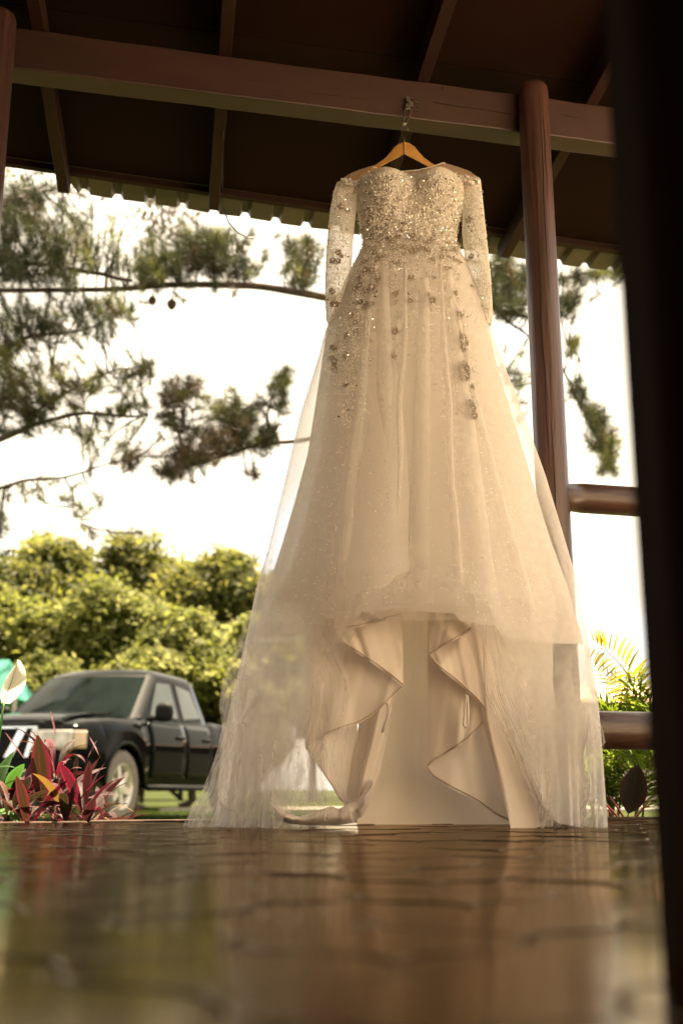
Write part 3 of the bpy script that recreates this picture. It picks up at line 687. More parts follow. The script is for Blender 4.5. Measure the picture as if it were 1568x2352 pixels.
for k in range(13):
    x0 = rs.uniform(560, 730); y0 = rs.uniform(1440, 1600); P = [(x0, y0)]; x, y = x0, y0
    while y < 1860: y += rs.uniform(45, 90); x += rs.uniform(-42, 26); P.append((max(x, 505 - (y - 1600) * .15), min(y, 1892)))
    wisp(P, rs.uniform(12, 34), 100 + k, rs.uniform(-.16, -.04))
for k in range(11):
    x0 = rs.uniform(1130, 1320); y0 = rs.uniform(1450, 1600); P = [(x0, y0)]; x, y = x0, y0
    while y < 1860: y += rs.uniform(45, 90); x += rs.uniform(-16, 40); P.append((min(x, 1352), min(y, 1892)))
    wisp(P, rs.uniform(10, 30), 200 + k, rs.uniform(-.15, -.05))

# ---- sheer yoke over the shoulders
neck = [(852, 380), (868, 387), (890, 391), (925, 393), (960, 390), (990, 383), (1018, 373)]
shL = [(852, 380), (820, 391), (798, 401), (780, 414), (770, 427), (772, 440), (800, 446), (826, 436)]
shR = [(1018, 373), (1050, 382), (1080, 393), (1096, 406), (1101, 417), (1100, 432), (1080, 440), (1060, 430)]
for sgn, nm in ((-1, 'front_yoke'), (1, 'back_yoke')):
    rows = []
    xs = np.linspace(778, 1098, 60)
    for f in np.linspace(0, 1, 16):
        row = []
        for x in xs:
            yt = np.interp(x, [770, 780, 798, 820, 852, 868, 890, 925, 960, 990, 1018, 1050, 1080, 1096, 1101], [427, 414, 401, 391, 380, 387, 391, 393, 390, 383, 373, 382, 393, 406, 417])
            yb = np.interp(x, [770, 800, 826, 850, 888, 915, 942, 968, 1001, 1030, 1060, 1080, 1101], [446, 450, 440, 408, 402, 410, 426, 410, 402, 410, 434, 444, 436])
            d = sgn * (.018 + .045 * f * math.sin(math.pi * (x - 760) / 356)) + .003 * float(smoothnoise(x * .05 + f * 2, 8))
            row.append(atY(x, yt + (yb - yt) * f, DY + d))
        rows.append(row)
    mb = MB(); mb.grid(np.array(rows)); o = mb.build(nm, m_yoke, dress, smooth=True)
    if sgn < 0: mt = MB(); mt.tube(np.array(rows)[0][14:46], .0016, 6); mt.build('neck_binding', m_lace2, o, smooth=True)

# ---- sleeves
SLL = [(428, 772, 826), (445, 766, 821), (482, 759, 818), (540, 753, 811), (600, 749, 808), (650, 747, 804), (700, 748, 800), (730, 750, 797), (748, 753, 795)]
SLR = [(420, 1060, 1102), (440, 1061, 1104), (482, 1060, 1108), (540, 1060, 1115), (600, 1066, 1121), (650, 1074, 1126), (700, 1084, 1129), (730, 1092, 1130), (752, 1100, 1127)]
sleeves = []
for k, tab in enumerate((SLL, SLR)):
    G = tube_rows(tabrows(tab, 60), lambda t, w: .026, 48, lambda a, t: .05 * np.sin(3 * a + 5 * t) + .06 * smoothnoise(a * 1.9 + t * 9, 3 + k) + .04 * np.sin(t * 40 + 2 * a) * (1 - abs(2 * t - 1)), ycen=-.012)
    for j in range(48): G[-1, j, 2] += .005 * math.sin(j * 1.57)
    mb = MB(); mb.grid(G, closed_u=True); o = mb.build('sleeve', m_sleeve, dress, smooth=True); sleeves.append((mb, o))
# ================================================================== COAT HANGER AND HOOK
m_wood = simple('varnished_hanger_wood', (.50, .27, .075), (.40, .20, .05), rough=.3, coat=.3, scale=9, stretch=(1, 8, 8), detail=8)
m_steel = simple('worn_steel', (.42, .38, .32), (.28, .25, .2), rough=.35, metal=.9, scale=40)
m_rust = simple('dark_wire', (.10, .075, .055), (.06, .045, .035), rough=.45, metal=.6, scale=60)
hk = empty('wall_hook', bp(0, 0, 2.1)); tag(hk, 'small steel plate with two prongs and a bent wire loop fixed to the beam', 'hook')
def hp(cx, cy, w):                                       # measuring grid of the hook close-up
    u, z = on_beam((1400 + cx * .1913) / 1.6327, (300 + cy * .1913) / 1.6327, w); return bp(u, w, z)
P = [(640, 345), (660, 300), (720, 345), (780, 400), (780, 585), (640, 555), (690, 500), (690, 420), (655, 400)]
mb = MB(); mb.prism(np.array([hp(*p, -.012) for p in P]), np.array([hp(*p, -.014) for p in P])); mb.build('plate', m_steel, hk, bevel=.0006)
mb = MB(); mb.lathe([(0, .0), (.006, .0), (.008, .003), (.007, .012), (0, .012)], hp(660, 460, -.012), BV, 14); mb.build('boss', m_rust, hk, smooth=True)
for (a_, b_, c_) in (((735, 372), (860, 430), (878, 410)), ((735, 525), (860, 575), (876, 550))):
    mb = MB(); mb.tube([hp(*a_, -.015), hp((a_[0] + b_[0]) / 2, (a_[1] + b_[1]) / 2 - 4, -.020), hp(*b_, -.016), hp(*c_, -.010), hp(c_[0] + 2, c_[1] - 6, .004)], .0024, 8); mb.build('prong', m_rust, hk, smooth=True)
mb = MB(); mb.tube([hp(622, 495, -.006), hp(632, 540, -.012), hp(606, 600, -.016), hp(585, 740, -.022), hp(572, 810, -.028), hp(580, 852, -.034), hp(606, 862, -.034), hp(640, 835, -.03), hp(672, 760, -.024), hp(712, 660, -.018), hp(738, 585, -.013), hp(742, 540, -.011)], .0027, 10); mb.build('wire_loop', m_steel, hk, smooth=True)

hg = empty('coat_hanger', atY(928, 340, DY - .02)); tag(hg, 'varnished wooden coat hanger carrying the wedding dress', 'hanger')
HYC = 3.0 - .034
def hq(x, y, d=0): return atY(x, y, DY + d)
for s in (-1, 1):
    up = [(928.5, 325), (917, 328), (905, 337), (895, 350), (884, 362), (866, 375), (840, 388), (812, 402), (790, 416)]
    lo = [(928.5, 353), (915, 361), (905, 366), (895, 371), (884, 377), (868, 386), (846, 397), (818, 412), (795, 424)]
    if s > 0: up = [(928.5 + (928.5 - x), y + (x < 910) * (-1)) for x, y in up]; lo = [(928.5 + (928.5 - x), y) for x, y in lo]
    sw = np.array([0, .4, 1, 1.8, 3, 5, 8, 11, 14]) * .0016; th = np.array([11, 11, 11, 10, 9.5, 9, 9, 9, 8]) * .001
    rows = []
    for (ux, uy), (lx, ly), d, t in zip(up, lo, sw, th):
        gap = s * .15; rows.append(np.array([hq(ux + gap, uy, d - t), hq(lx + gap, ly, d - t), hq(lx + gap, ly, d + t), hq(ux + gap, uy, d + t)]))
    mb = MB(); mb.grid(np.stack(rows), closed_u=True); mb.F += [[0, 1, 2, 3], [35, 34, 33, 32]]; mb.build('arm', m_wood, hg, bevel=.003, seg=3, autosmooth=40)
mb = MB(); mb.tube([hq(928, 330, 0), hq(928.5, 318, 0), hq(924, 309, .003), hq(921, 300, .008), hq(922, 291, .014), hq(926, 285, .018), hq(931, 286, .016), hq(935, 292, .008), hq(937, 298, .004)], .0014, 8); mb.build('hook', m_steel, hg, smooth=True)

# ================================================================== BEADS, SEQUINS, LACE ON THE DRESS
ORIG = Vector((0, 0, CAM_H))
bvh_b = BVHTree.FromPolygons([tuple(v) for v in np.vstack(mbB.V)], mbB.F)
bvh_s = [BVHTree.FromPolygons([tuple(v) for v in np.vstack(m.V)], m.F) for m, _ in sleeves]
bvh_o = BVHTree.FromPolygons([tuple(v) for v in np.vstack(mbG.V)], mbG.F)
_oct = np.array([[1, 0, 0], [0, 1, 0], [-1, 0, 0], [0, -1, 0], [0, 0, 1], [0, 0, -1]], float)
_octF = np.array([[0, 1, 4], [1, 2, 4], [2, 3, 4], [3, 0, 4], [1, 0, 5], [2, 1, 5], [3, 2, 5], [0, 3, 5]])
_hexv = np.vstack([np.column_stack([np.cos(np.arange(6) * np.pi / 3), np.sin(np.arange(6) * np.pi / 3), np.zeros(6)]), [[0, 0, -.25]]])
_hexF = np.array([[i, (i + 1) % 6, 6] for i in range(6)])
_pet = np.array([[0, 0, 0], [.38, .5, .10], [.22, .95, .06], [-.22, .95, .06], [-.38, .5, .10]]); _petF = np.array([[0, 1, 4], [1, 2, 3], [1, 3, 4]])
_leaf = np.array([[0, 0, 0], [.22, .45, .08], [0, 1, 0], [-.22, .45, .08], [0, .5, -.02]]); _leafF = np.array([[0, 1, 4], [1, 2, 4], [2, 3, 4], [3, 0, 4]])
class Bits:
    def __init__(s): s.d = []
    def add(s, p, nrm, size, ang=None, tilt=0.0, kind=0):
        s.d.append((p, nrm, size, random.uniform(0, 6.28) if ang is None else ang, tilt, kind))
    def build(s, name, V0, F0, m, parent):
        if not s.d: return
        P = np.array([q[0] for q in s.d]); Nn = np.array([q[1] for q in s.d]); S = np.array([q[2] for q in s.d]); A = np.array([q[3] for q in s.d]); T = np.array([q[4] for q in s.d])
        Nn = Nn + rng.normal(0, 1, Nn.shape) * T[:, None]; Nn /= np.linalg.norm(Nn, axis=1, keepdims=True)
        up = np.array([0, 0, 1.0]); U = np.cross(up, Nn); U /= np.linalg.norm(U, axis=1, keepdims=True) + 1e-9; Wv = np.cross(Nn, U)
        c, sn = np.cos(A)[:, None], np.sin(A)[:, None]; X = U * c + Wv * sn; Yv = -U * sn + Wv * c
        V = (P[:, None, :] + S[:, None, None] * (V0[None, :, 0:1] * X[:, None, :] + V0[None, :, 1:2] * Yv[:, None, :] + V0[None, :, 2:3] * Nn[:, None, :])).reshape(-1, 3)
        F = (F0[None] + (np.arange(len(P)) * len(V0))[:, None, None]).reshape(-1, F0.shape[1])
        o = obj(name, np_mesh(name, V, F, [m]), parent); o['kind'] = 'stuff'; return o
def hit(bvhs, x, y, lift):
    d = Vector(ray(x, y)).normalized(); best = None
    for b in bvhs:
        h = b.ray_cast(ORIG, d)
        if h[0] is not None and (best is None or h[3] < best[3]): best = h
    if best is None: return None
    n = best[1] if best[1].dot(d) < 0 else -best[1]
    return np.array(best[0] + n * lift), np.array(n)
beads, seqs, petD, petL, leafD, leafL, glints = Bits(), Bits(), Bits(), Bits(), Bits(), Bits(), Bits()
def put(bits, bvhs, x, y, size, lift=.002, ang=None, tilt=.3):
    h = hit(bvhs, x, y, lift)
    if h: bits.add(h[0], h[1], size, ang, tilt)
    return h
def flower(bvhs, x, y, r, dark=True, n=5):
    h = hit(bvhs, x, y, .003)
    if not h: return
    a0 = random.uniform(0, 6.28)
    for k in range(n): (petD if dark else petL).add(h[0], h[1], r * (1.0 if dark else .7), a0 + k * 2 * math.pi / n, .12)
    for k in range(4): beads.add(h[0] + h[1] * .002 + rng.normal(0, r * .22, 3), h[1], r * .18, None, .3)
def vine(bvhs, x, y, ang, L, dark=True, beadp=.4, depth=0, scale=1.0):
    """a trailing sprig: leaves and beads along a wandering line, with side sprigs (picture measure)"""
    s = 0; k = 0
    while s < L:
        ang += random.gauss(0, .22); x += math.cos(ang) * 4.2; y += math.sin(ang) * 4.2; s += 4.2; k += 1
        h = hit(bvhs, x, y, .002)
        if not h: continue
        (leafD if dark else leafL).add(h[0], h[1], .0050 * scale * random.uniform(.7, 1.2), -ang - 1.57 + random.choice((-.7, .7)) + 3.14, .25)
        if random.random() < beadp: beads.add(h[0] + h[1] * .0015, h[1], random.uniform(.0010, .0019), None, .3)
        if depth < 2 and random.random() < .11: vine(bvhs, x, y, ang + random.choice((-1, 1)) * random.uniform(.5, 1.1), L * .3, dark, beadp, depth + 1, scale)
# bodice: crowded with crystal, petals and leaves
BB = [bvh_b]
for _ in range(11000):
    x, y = random.uniform(818, 1066), random.uniform(396, 582)
    q = random.random()
    if q < .46: put(leafL, BB, x, y, random.uniform(.004, .0075), .002, None, .5)
    elif q < .70: put(beads, BB, x, y, random.uniform(.0012, .0024), .003)
    elif q < .93: put(seqs, BB, x, y, random.uniform(.0016, .0028), .004, None, .5)
    else: put(leafD, BB, x, y, random.uniform(.005, .009), .002, None, .4)
for _ in range(150): flower(BB, random.uniform(822, 1060), random.uniform(400, 575), random.uniform(.005, .008), random.random() < .3)
for _ in range(26): flower(BB, random.uniform(822, 900), random.uniform(420, 560), random.uniform(.007, .010), True)
for k in range(90):                                       # a crest of petals standing up along the sweetheart edge
    x = 840 + k * 202 / 90; y = float(np.interp(x, [836, 850, 888, 915, 942, 968, 1001, 1030, 1044], [414, 404, 398, 406, 423, 406, 398, 406, 415]))
    put(leafL, BB, x, y + random.uniform(0, 5), random.uniform(.008, .012), .004, random.uniform(-.6, .6), .4); put(beads, BB, x, y + random.uniform(0, 6), .0026, .005)
# sleeves: sprigs, flowers, a beaded outer edge
for si, tab in enumerate((SLL, SLR)):
    S_ = [bvh_s[si]]
    for _ in range(78 if si == 0 else 74):
        y = random.uniform(440, 740); xl, xr = np.interp(y, [t[0] for t in tab], [t[1] for t in tab]), np.interp(y, [t[0] for t in tab], [t[2] for t in tab])
        g = random.uniform(.05, .65) if si == 0 else random.uniform(.35, .95)
        vine(S_, xl + (xr - xl) * g, y, random.uniform(0, 6.28), random.uniform(20, 46), random.random() < (.38 if si == 0 else .2), .7, scale=.95)
    for y in ([475, 580, 600, 672, 700] if si == 0 else [505, 590]):
        xl, xr = np.interp(y, [t[0] for t in tab], [t[1] for t in tab]), np.interp(y, [t[0] for t in tab], [t[2] for t in tab])
        flower(S_, xl + (xr - xl) * random.uniform(.25, .7), y, random.uniform(.009, .012), True)
        flower(S_, xl + (xr - xl) * random.uniform(.15, .8), y + random.uniform(-14, 14), random.uniform(.008, .012), si == 0)
    for _ in range(1700):
        y = random.uniform(424, 750); xl, xr = np.interp(y, [t[0] for t in tab], [t[1] for t in tab]), np.interp(y, [t[0] for t in tab], [t[2] for t in tab])
        g = random.betavariate(1.1, 2.0) if si == 0 else random.betavariate(2.0, 1.1)
        put(beads if random.random() < .7 else seqs, S_, xl + (xr - xl) * g, y, random.uniform(.0011, .0022), .002)
    for y in np.linspace(430, 748, 130):                    # bead line on the outer edge
        xl, xr = np.interp(y, [t[0] for t in tab], [t[1] for t in tab]), np.interp(y, [t[0] for t in tab], [t[2] for t in tab])
        put(beads, S_, (xl + 1.2) if si == 0 else (xr - 1.2), y, random.uniform(.0018, .003), .001)
    for _ in range(60): put(leafL, S_, random.uniform(tab[-1][1], tab[-1][2]), random.uniform(722, 752), .008, .002)
for (x0, y0, n) in ((794, 416, 30), (816, 420, 26), (1066, 408, 26), (1088, 418, 20), (1046, 404, 20)):   # clusters on the shoulders
    for _ in range(n):
        p = atY(x0 + random.uniform(-11, 11), y0 + random.uniform(-6, 8), DY - .04 + random.gauss(0, .006)); random.choice((beads, seqs, leafL)).add(p, np.array([0, -1, .2]), random.uniform(.003, .007), None, .6)
# skirt: sprigs trailing from the waist
bvh_t = BVHTree.FromPolygons([tuple(v) for v in np.vstack(mbO.V)], mbO.F)
SK_ = [bvh_o, bvh_t]
def trail(pts, n, L, dark, spread, flowers=0, fr=.012, bead=.55):
    pts = np.array(pts, float); s = np.linspace(0, 1, len(pts))
    for _ in range(n):
        f = random.random(); x, y = np.interp(f, s, pts[:, 0]) + random.gauss(0, spread), np.interp(f, s, pts[:, 1]) + random.gauss(0, 8)
        vine(SK_, x, y, random.gauss(1.57, .7), random.uniform(.5, 1.2) * L, random.random() < dark, bead)
    for k in range(flowers):
        f = (k + random.random()) / flowers; x, y = np.interp(f, s, pts[:, 0]) + random.gauss(0, spread * .7), np.interp(f, s, pts[:, 1])
        flower(SK_, x, y, fr * random.uniform(.8, 1.2), random.random() < max(.75, dark))
trail([(850, 575), (835, 640), (810, 720), (775, 800), (760, 850)], 70, 42, .7, 16, 16, .0105)
trail([(845, 600), (825, 700), (805, 800), (797, 880), (800, 960)], 58, 38, .35, 13, 6, .010, .8)
trail([(870, 575), (862, 640), (840, 720)], 20, 36, .8, 8, 9, .012)
trail([(905, 575), (915, 640), (915, 720), (910, 780), (908, 830)], 22, 34, .6, 6, 6, .010)
trail([(945, 570), (948, 640), (945, 700)], 10, 30, .6, 6, 3, .009)
trail([(985, 570), (985, 640), (985, 700), (972, 760)], 22, 30, .5, 7, 5, .010)
trail([(1015, 575), (1035, 630), (1045, 700), (1060, 780), (1068, 850), (1078, 930), (1088, 990)], 60, 30, .6, 8, 8, .011)
trail([(890, 570), (960, 570), (1040, 575)], 30, 30, .45, 12, 8, .009, .8)
trail([(1050, 585), (1075, 640), (1100, 730)], 10, 30, .3, 9, 2, .009, .8)
for (x, y) in ((1061, 772), (1058, 782), (1066, 784), (1062, 800), (1062, 838), (1068, 846), (1058, 850), (1068, 862), (1062, 868), (1078, 928), (1082, 938), (1078, 948), (1084, 955)):
    flower(SK_, x, y, .0135, True); flower(SK_, x + 3, y + 4, .010, True)
for _ in range(700):
    f = random.random(); x = np.interp(f, [0, .4, .7, 1], [850, 822, 806, 800]) + random.gauss(0, 16); y = 570 + f * 410
    put(beads if random.random() < .65 else seqs, SK_, x, y, random.uniform(.0010, .0021), .003)
SKB = [bvh_b, bvh_o, bvh_t]
for _ in range(420): put(leafL if random.random() < .7 else leafD, SKB, random.uniform(833, 1055), 552 + random.gauss(0, 42), random.uniform(.005, .009), .003, None, .4)
for _ in range(40): flower(SKB, random.uniform(835, 1052), random.uniform(520, 600), random.uniform(.006, .010), random.random() < .8)
for _ in range(700): put(beads if random.random() < .6 else seqs, SKB, random.uniform(833, 1060), 560 + random.gauss(0, 40), random.uniform(.0010, .0021), .003)
for _ in range(260):
    f = random.random(); put(beads, SK_, np.interp(f, [0, .5, 1], [1030, 1060, 1088]) + random.gauss(0, 9), 575 + f * 420, random.uniform(.0009, .0017), .003)
rhine = Bits()
for _ in range(170): put(rhine, BB, random.uniform(822, 1062), random.uniform(400, 575), random.uniform(.0020, .0032), .006, None, .8)
for _ in range(60): put(rhine, SKB, 820 + random.gauss(0, 28), random.uniform(570, 960), random.uniform(.002, .003), .005, None, .8)
for _ in range(60): put(rhine, SKB, random.uniform(850, 1070), random.uniform(560, 760), random.uniform(.002, .003), .005, None, .8)
for si in (0, 1):
    for _ in range(40): put(rhine, [bvh_s[si]], random.uniform(*((750, 810), (1070, 1128))[si]), random.uniform(440, 745), random.uniform(.002, .003), .004, None, .8)
# glitter specks on the tulle, in vertical drifts
for _ in range(1500):
    y = random.uniform(660, 1425) if random.random() < .5 else random.uniform(1000, 1440)
    row = [r_ for r_ in inner]; xl, xr = np.interp(y, [r_[0] for r_ in inner], [r_[1] for r_ in inner]), np.interp(y, [r_[0] for r_ in inner], [r_[2] for r_ in inner])
    g = (random.choice((.13, .2, .36, .40, .66, .70, .80, .9)) + random.gauss(0, .035)) if random.random() < .75 else random.random()
    if 0.02 < g < .98: put(glints, SK_, xl + (xr - xl) * g, y, random.uniform(.0009, .0017), .004, None, .35)
beads.build('beads', _oct * [1, 1, .8], _octF, m_bead, dress)
seqs.build('sequins', _hexv, _hexF, m_seq, dress)
rhine.build('rhinestones', _hexv, _hexF, m_rhine, dress)
glints.build('glitter', _hexv, _hexF, m_seq, dress)
petD.build('dark_lace_petals', _pet, _petF, m_lace, dress); petL.build('pale_lace_petals', _pet, _petF, m_lace2, dress)
leafD.build('dark_lace_leaves', _leaf, _leafF, m_lace, dress); leafL.build('pale_lace_leaves', _leaf, _leafF, m_lace2, dress)
# ================================================================== PICKUP TRUCK (local: x forwards, y to its left, z up, front axle at x = 0)
m_car = simple('black_car_paint', (.003, .0035, .0035), (.0025, .003, .003), rough=.07, coat=.0, scale=2, spec=.045)
m_glass = simple('tinted_glass', (.010, .014, .013), (.008, .012, .011), rough=.04, coat=0, scale=2, spec=.07)
m_skypane = simple('sky_mirror_pane', (.085, .10, .095), (.06, .075, .07), rough=.04, metal=.7, scale=2)  # grey metal stands in for bright sky mirrored in the side panes
m_blk = simple('black_plastic', (.012, .012, .012), (.009, .009, .009), rough=.6, scale=30, spec=.08)
m_chrome = simple('chrome', (.72, .75, .80), (.66, .70, .75), rough=.08, metal=1.0, scale=5)
m_lens = simple('headlight_lens', (.62, .58, .52), (.40, .38, .34), rough=.08, coat=1.0, scale=14)
m_orange = simple('orange_lens', (.60, .44, .32), (.5, .36, .26), rough=.15, coat=1.0, scale=14)
m_tyre = simple('pale_tyre', (.20, .17, .135), (.13, .11, .09), rough=.85, scale=30, bmp=.004)  # tyre tone paler than plain rubber
m_alloy = simple('pale_alloy', (.72, .68, .60), (.62, .58, .5), rough=.3, metal=.35, scale=9)
m_under = simple('dark_underbody', (.02, .018, .016), rough=.9, scale=20)  # plain dark brown for underbody and brake discs
truck = empty('pickup_truck', (0, 0, 0)); tag(truck, 'black pickup truck with chrome grille parked on the lawn', 'pickup truck')
def tb(mbx, name, m, parent=truck, **kw): return mbx.build(name, m, parent, local=True, **kw)
AX = (0.0, -3.2); WR, ARCH = .375, .455
def arch_z(x):
    z = .42 if x > .45 else .36
    for ax in AX:
        d = abs(x - ax)
        if d < ARCH: z = max(z, WR + math.sqrt(ARCH ** 2 - d ** 2))
    return z
def body_top(x):                                         # height of the shoulder line
    return float(np.interp(x, [-4.32, -2.46, -2.44, -.3, .2, .6, .86, .93], [1.16, 1.17, 1.14, 1.115, 1.08, 1.03, .97, .90]))
def half_w(x): return float(np.interp(x, [-4.32, -4.2, -3, -.2, .5, .78, .90, .93], [.86, .90, .91, .91, .895, .84, .74, .66]))
xs = sorted(set(list(np.linspace(-4.32, .93, 80)) + [ax + s * ARCH * math.cos(q) for ax in AX for s in (-1, 1) for q in np.linspace(0, 1.57, 14)]))
rows = []
for x in xs:
    zb, zt, hw = arch_z(x), body_top(x), half_w(x); zb = min(zb, zt - .12); ring = []
    flare = sum(.035 * math.exp(-((abs(x - ax) / .52) ** 6)) for ax in AX)
    prof = [(0.0, -.03), (.12, .0), (.45, .012), (.62, .018), (.75, .004), (.9, -.03), (.97, -.06), (1.0, -.10)]
    L = [(hw + d + flare * (1 - f), zb + (zt - zb) * f) for f, d in prof]
    bed = x < -2.45
    top = [(hw - .16, zt - .45 if bed else zt + .012), (.45 * hw, zt - .46 if bed else zt + (.045 if x > -.3 else .03)), (.20, zt - .46 if bed else zt + (.040 if x > -.3 else .03))]
    P = [(x, y, z) for y, z in L + top]; ring = P + [(x, -y, z) for _, y, z in P[::-1]]
    rows.append(np.array(ring))
mb = MB(); mb.grid(np.stack(rows)); nR = len(rows[0]); mb.F.append(list(range(nR))); mb.F.append([(len(rows) - 1) * nR + i for i in range(nR)][::-1])
body = tb(mb, 'body', m_car, autosmooth=32)
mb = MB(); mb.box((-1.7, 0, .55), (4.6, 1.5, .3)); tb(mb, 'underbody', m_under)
for ax in AX:
    for s in (-1, 1):                                    # wheel arch lips
        q = np.linspace(.0, math.pi, 30); mb = MB(); mb.tube([(ax + ARCH * math.cos(t), s * (half_w(ax) + .012), WR + ARCH * math.sin(t)) for t in q], .028, 8); tb(mb, 'arch_lip', m_car, smooth=True)
        w = empty('wheel', (ax, s * .80, WR)); w.parent = truck
        mb = MB(); mb.lathe([(.24, -.10), (.33, -.115), (.365, -.10), (WR, -.06), (WR, .06), (.365, .10), (.33, .115), (.24, .10)], (ax, s * .80, WR), (0, 1, 0), 40); t_ = mb.build('tyre', m_tyre, w, smooth=True)
        mt = MB()
        for k in range(36):
            q = k * math.pi / 18
            mt.box((ax + (WR + .002) * math.cos(q), s * (.80 + .045 * (-1) ** k), WR + (WR + .002) * math.sin(q)), (.035, .075, .012), Matrix.Rotation(-(q + math.pi / 2), 4, 'Y'))
        o = mt.build('tread', m_tyre, w); o['kind'] = 'stuff'
        mb = MB(); mb.lathe([(.245, -.10), (.245, .095), (.235, .10), (.21, .07), (.205, .02)], (ax, s * .80, WR), (0, s, 0), 36)
        for k in range(6):
            q = k * math.pi / 3 + .3; c, sn = math.cos(q), math.sin(q); A = []
            for (r_, wd) in ((.05, .045), (.22, .030)):
                A.append([(ax + r_ * c - t * wd * sn, s * (.80 + .075), WR + r_ * sn + t * wd * c) for t in (-1, 1)])
            a = np.array([A[0][0], A[0][1], A[1][1], A[1][0]]); mb.prism(a, a - np.array([0, s * .03, 0]))
        mb.lathe([(.075, .05), (.075, .088), (.06, .095), (0, .095)], (ax, s * .80, WR), (0, s, 0), 20); mb.build('rim', m_alloy, w, autosmooth=35)
        mb = MB(); mb.lathe([(0, .03), (.22, .03)], (ax, s * .80, WR), (0, s, 0), 24); mb.build('brake_disc', m_under, w)
# cab
def cab_ring(f):
    """outline of the cab at height fraction f (0 belt line, 1 roof): half side from front centre to rear centre"""
    xf = np.interp(f, [0, .88, 1], [-.22, -.93, -1.10]); xr_ = np.interp(f, [0, .85, 1], [-2.46, -2.28, -2.16]); hw = np.interp(f, [0, .86, .95, 1], [.835, .675, .62, .52]); z = np.interp(f, [0, 1], [1.10, 1.735])
    P = []
    for g in np.linspace(0, 1, 9): P.append((xf - .16 * g ** 2, hw * .97 * g, z))          # bowed windscreen
    P.append((xf - .20, hw, z))
    for g in np.linspace(0, 1, 12)[1:]: P.append((xf - .20 + (xr_ + .06 - xf + .20) * g, hw + .012 * math.sin(math.pi * g), z))
    P.append((xr_, hw - .05, z))
    for g in (.5, 0): P.append((xr_ - .01, (hw - .05) * g, z))
    return P
fs = [0, .15, .3, .45, .6, .75, .86, .92, .96, .985, 1.0]; rows = []
for f in fs:
    P = cab_ring(f); crown = 0 if f < .99 else .0; rows.append(np.array(P + [(x, -y, z) for x, y, z in P[::-1][1:-1]]))
last = rows[-1]; cen = last.mean(0); rows.append(cen + (last - cen) * np.array([.6, .6, 1]) + np.array([0, 0, .018])); rows.append(cen + (last - cen) * np.array([.15, .15, 1]) + np.array([0, 0, .024]))
mb = MB(); mb.grid(np.stack(rows), closed_u=True); nR = len(rows[0]); mb.F.append([(len(rows) - 1) * nR + i for i in range(nR)]); cab = tb(mb, 'cab', m_car, autosmooth=38)
def cab_side(x, z, off=.006):
    f = (z - 1.10) / .635; hw = np.interp(f, [0, .86, .95, 1], [.835, .675, .62, .52]); xf = np.interp(f, [0, .88, 1], [-.22, -.93, -1.10]) - .20; xr_ = np.interp(f, [0, .85, 1], [-2.46, -2.28, -2.16]) + .06
    g = min(1, max(0, (x - xf) / (xr_ - xf))); return hw + .012 * math.sin(math.pi * g) + off
def side_patch(poly, n=7):
    """four corner patch on the cab side (x, z)"""
    A, B, C, D = [np.array(p) for p in poly]; g = []
    for v in np.linspace(0, 1, n):
        g.append([(lambda q: (q[0], q[1]))((A * (1 - u) + B * u) * (1 - v) + (D * (1 - u) + C * u) * v) for u in np.linspace(0, 1, n)])
    return g
for s in (-1, 1):
    for nm, poly in (('front_window', [(-.70, 1.145), (-1.53, 1.145), (-1.51, 1.60), (-1.12, 1.59)]), ('rear_window', [(-1.64, 1.145), (-2.25, 1.19), (-2.08, 1.555), (-1.62, 1.60)])):
        for off, mm, sc, pn in ((.005, m_blk, 1.0, nm), (.010, m_skypane, .90, 'pane')):
            c = np.mean(poly, 0); pp = [tuple(c + (np.array(p) - c) * sc) for p in poly]
            g = side_patch(pp); G = np.array([[(x, s * cab_side(x, z, off), z) for x, z in row] for row in g]); mb = MB(); mb.grid(G)
            if pn == nm: fr = tb(mb, nm, mm, solid=.004)
            else: mb.build('pane', mm, fr, smooth=True)
# windscreen with wipers
def ws(yn, f, off):
    xf = np.interp(f, [0, .88, 1], [-.22, -.93, -1.10]); hw = np.interp(f, [0, .86, .95, 1], [.835, .675, .62, .52]); z = 1.10 + .635 * f
    return (xf - .16 * abs(yn) ** 2 + off * .66, hw * .97 * yn, z + off * .75)
mb = MB(); mb.grid(np.array([[ws(yn, f, .004) for yn in np.linspace(-1.0, 1.0, 23)] for f in np.linspace(.03, .87, 10)])); fr = tb(mb, 'windscreen', m_blk, smooth=True)
mb = MB(); mb.grid(np.array([[ws(yn, f, .010) for yn in np.linspace(-.94, .94, 21)] for f in np.linspace(.06, .83, 10)])); mb.build('pane', m_glass, fr, smooth=True)
for y0 in (-.15, .42):
    mb = MB(); mb.tube([ws(y0 / .8, .03, .02), ws(y0 / .8 - .35, .10, .022), ws(y0 / .8 - .72, .11, .022)], .009, 6); tb(mb, 'wiper', m_blk)
for s in (-1, 1):                                        # matt black strips added over the windscreen pillars to hide their glare
    rows = []
    for f in np.linspace(.02, .88, 10):
        a_ = np.array(ws(s * .95, f, .012)); xf = np.interp(f, [0, .88, 1], [-.22, -.93, -1.10]); hw = np.interp(f, [0, .86, .95, 1], [.835, .675, .62, .52]); z = 1.10 + .635 * f
        rows.append([a_, np.array([xf - .19, s * (hw + .008), z + .008]), np.array([xf - .27, s * (hw + .016), z])])
    mb = MB(); mb.grid(np.array(rows)); tb(mb, 'pillar_glare_cover', m_blk, smooth=True)
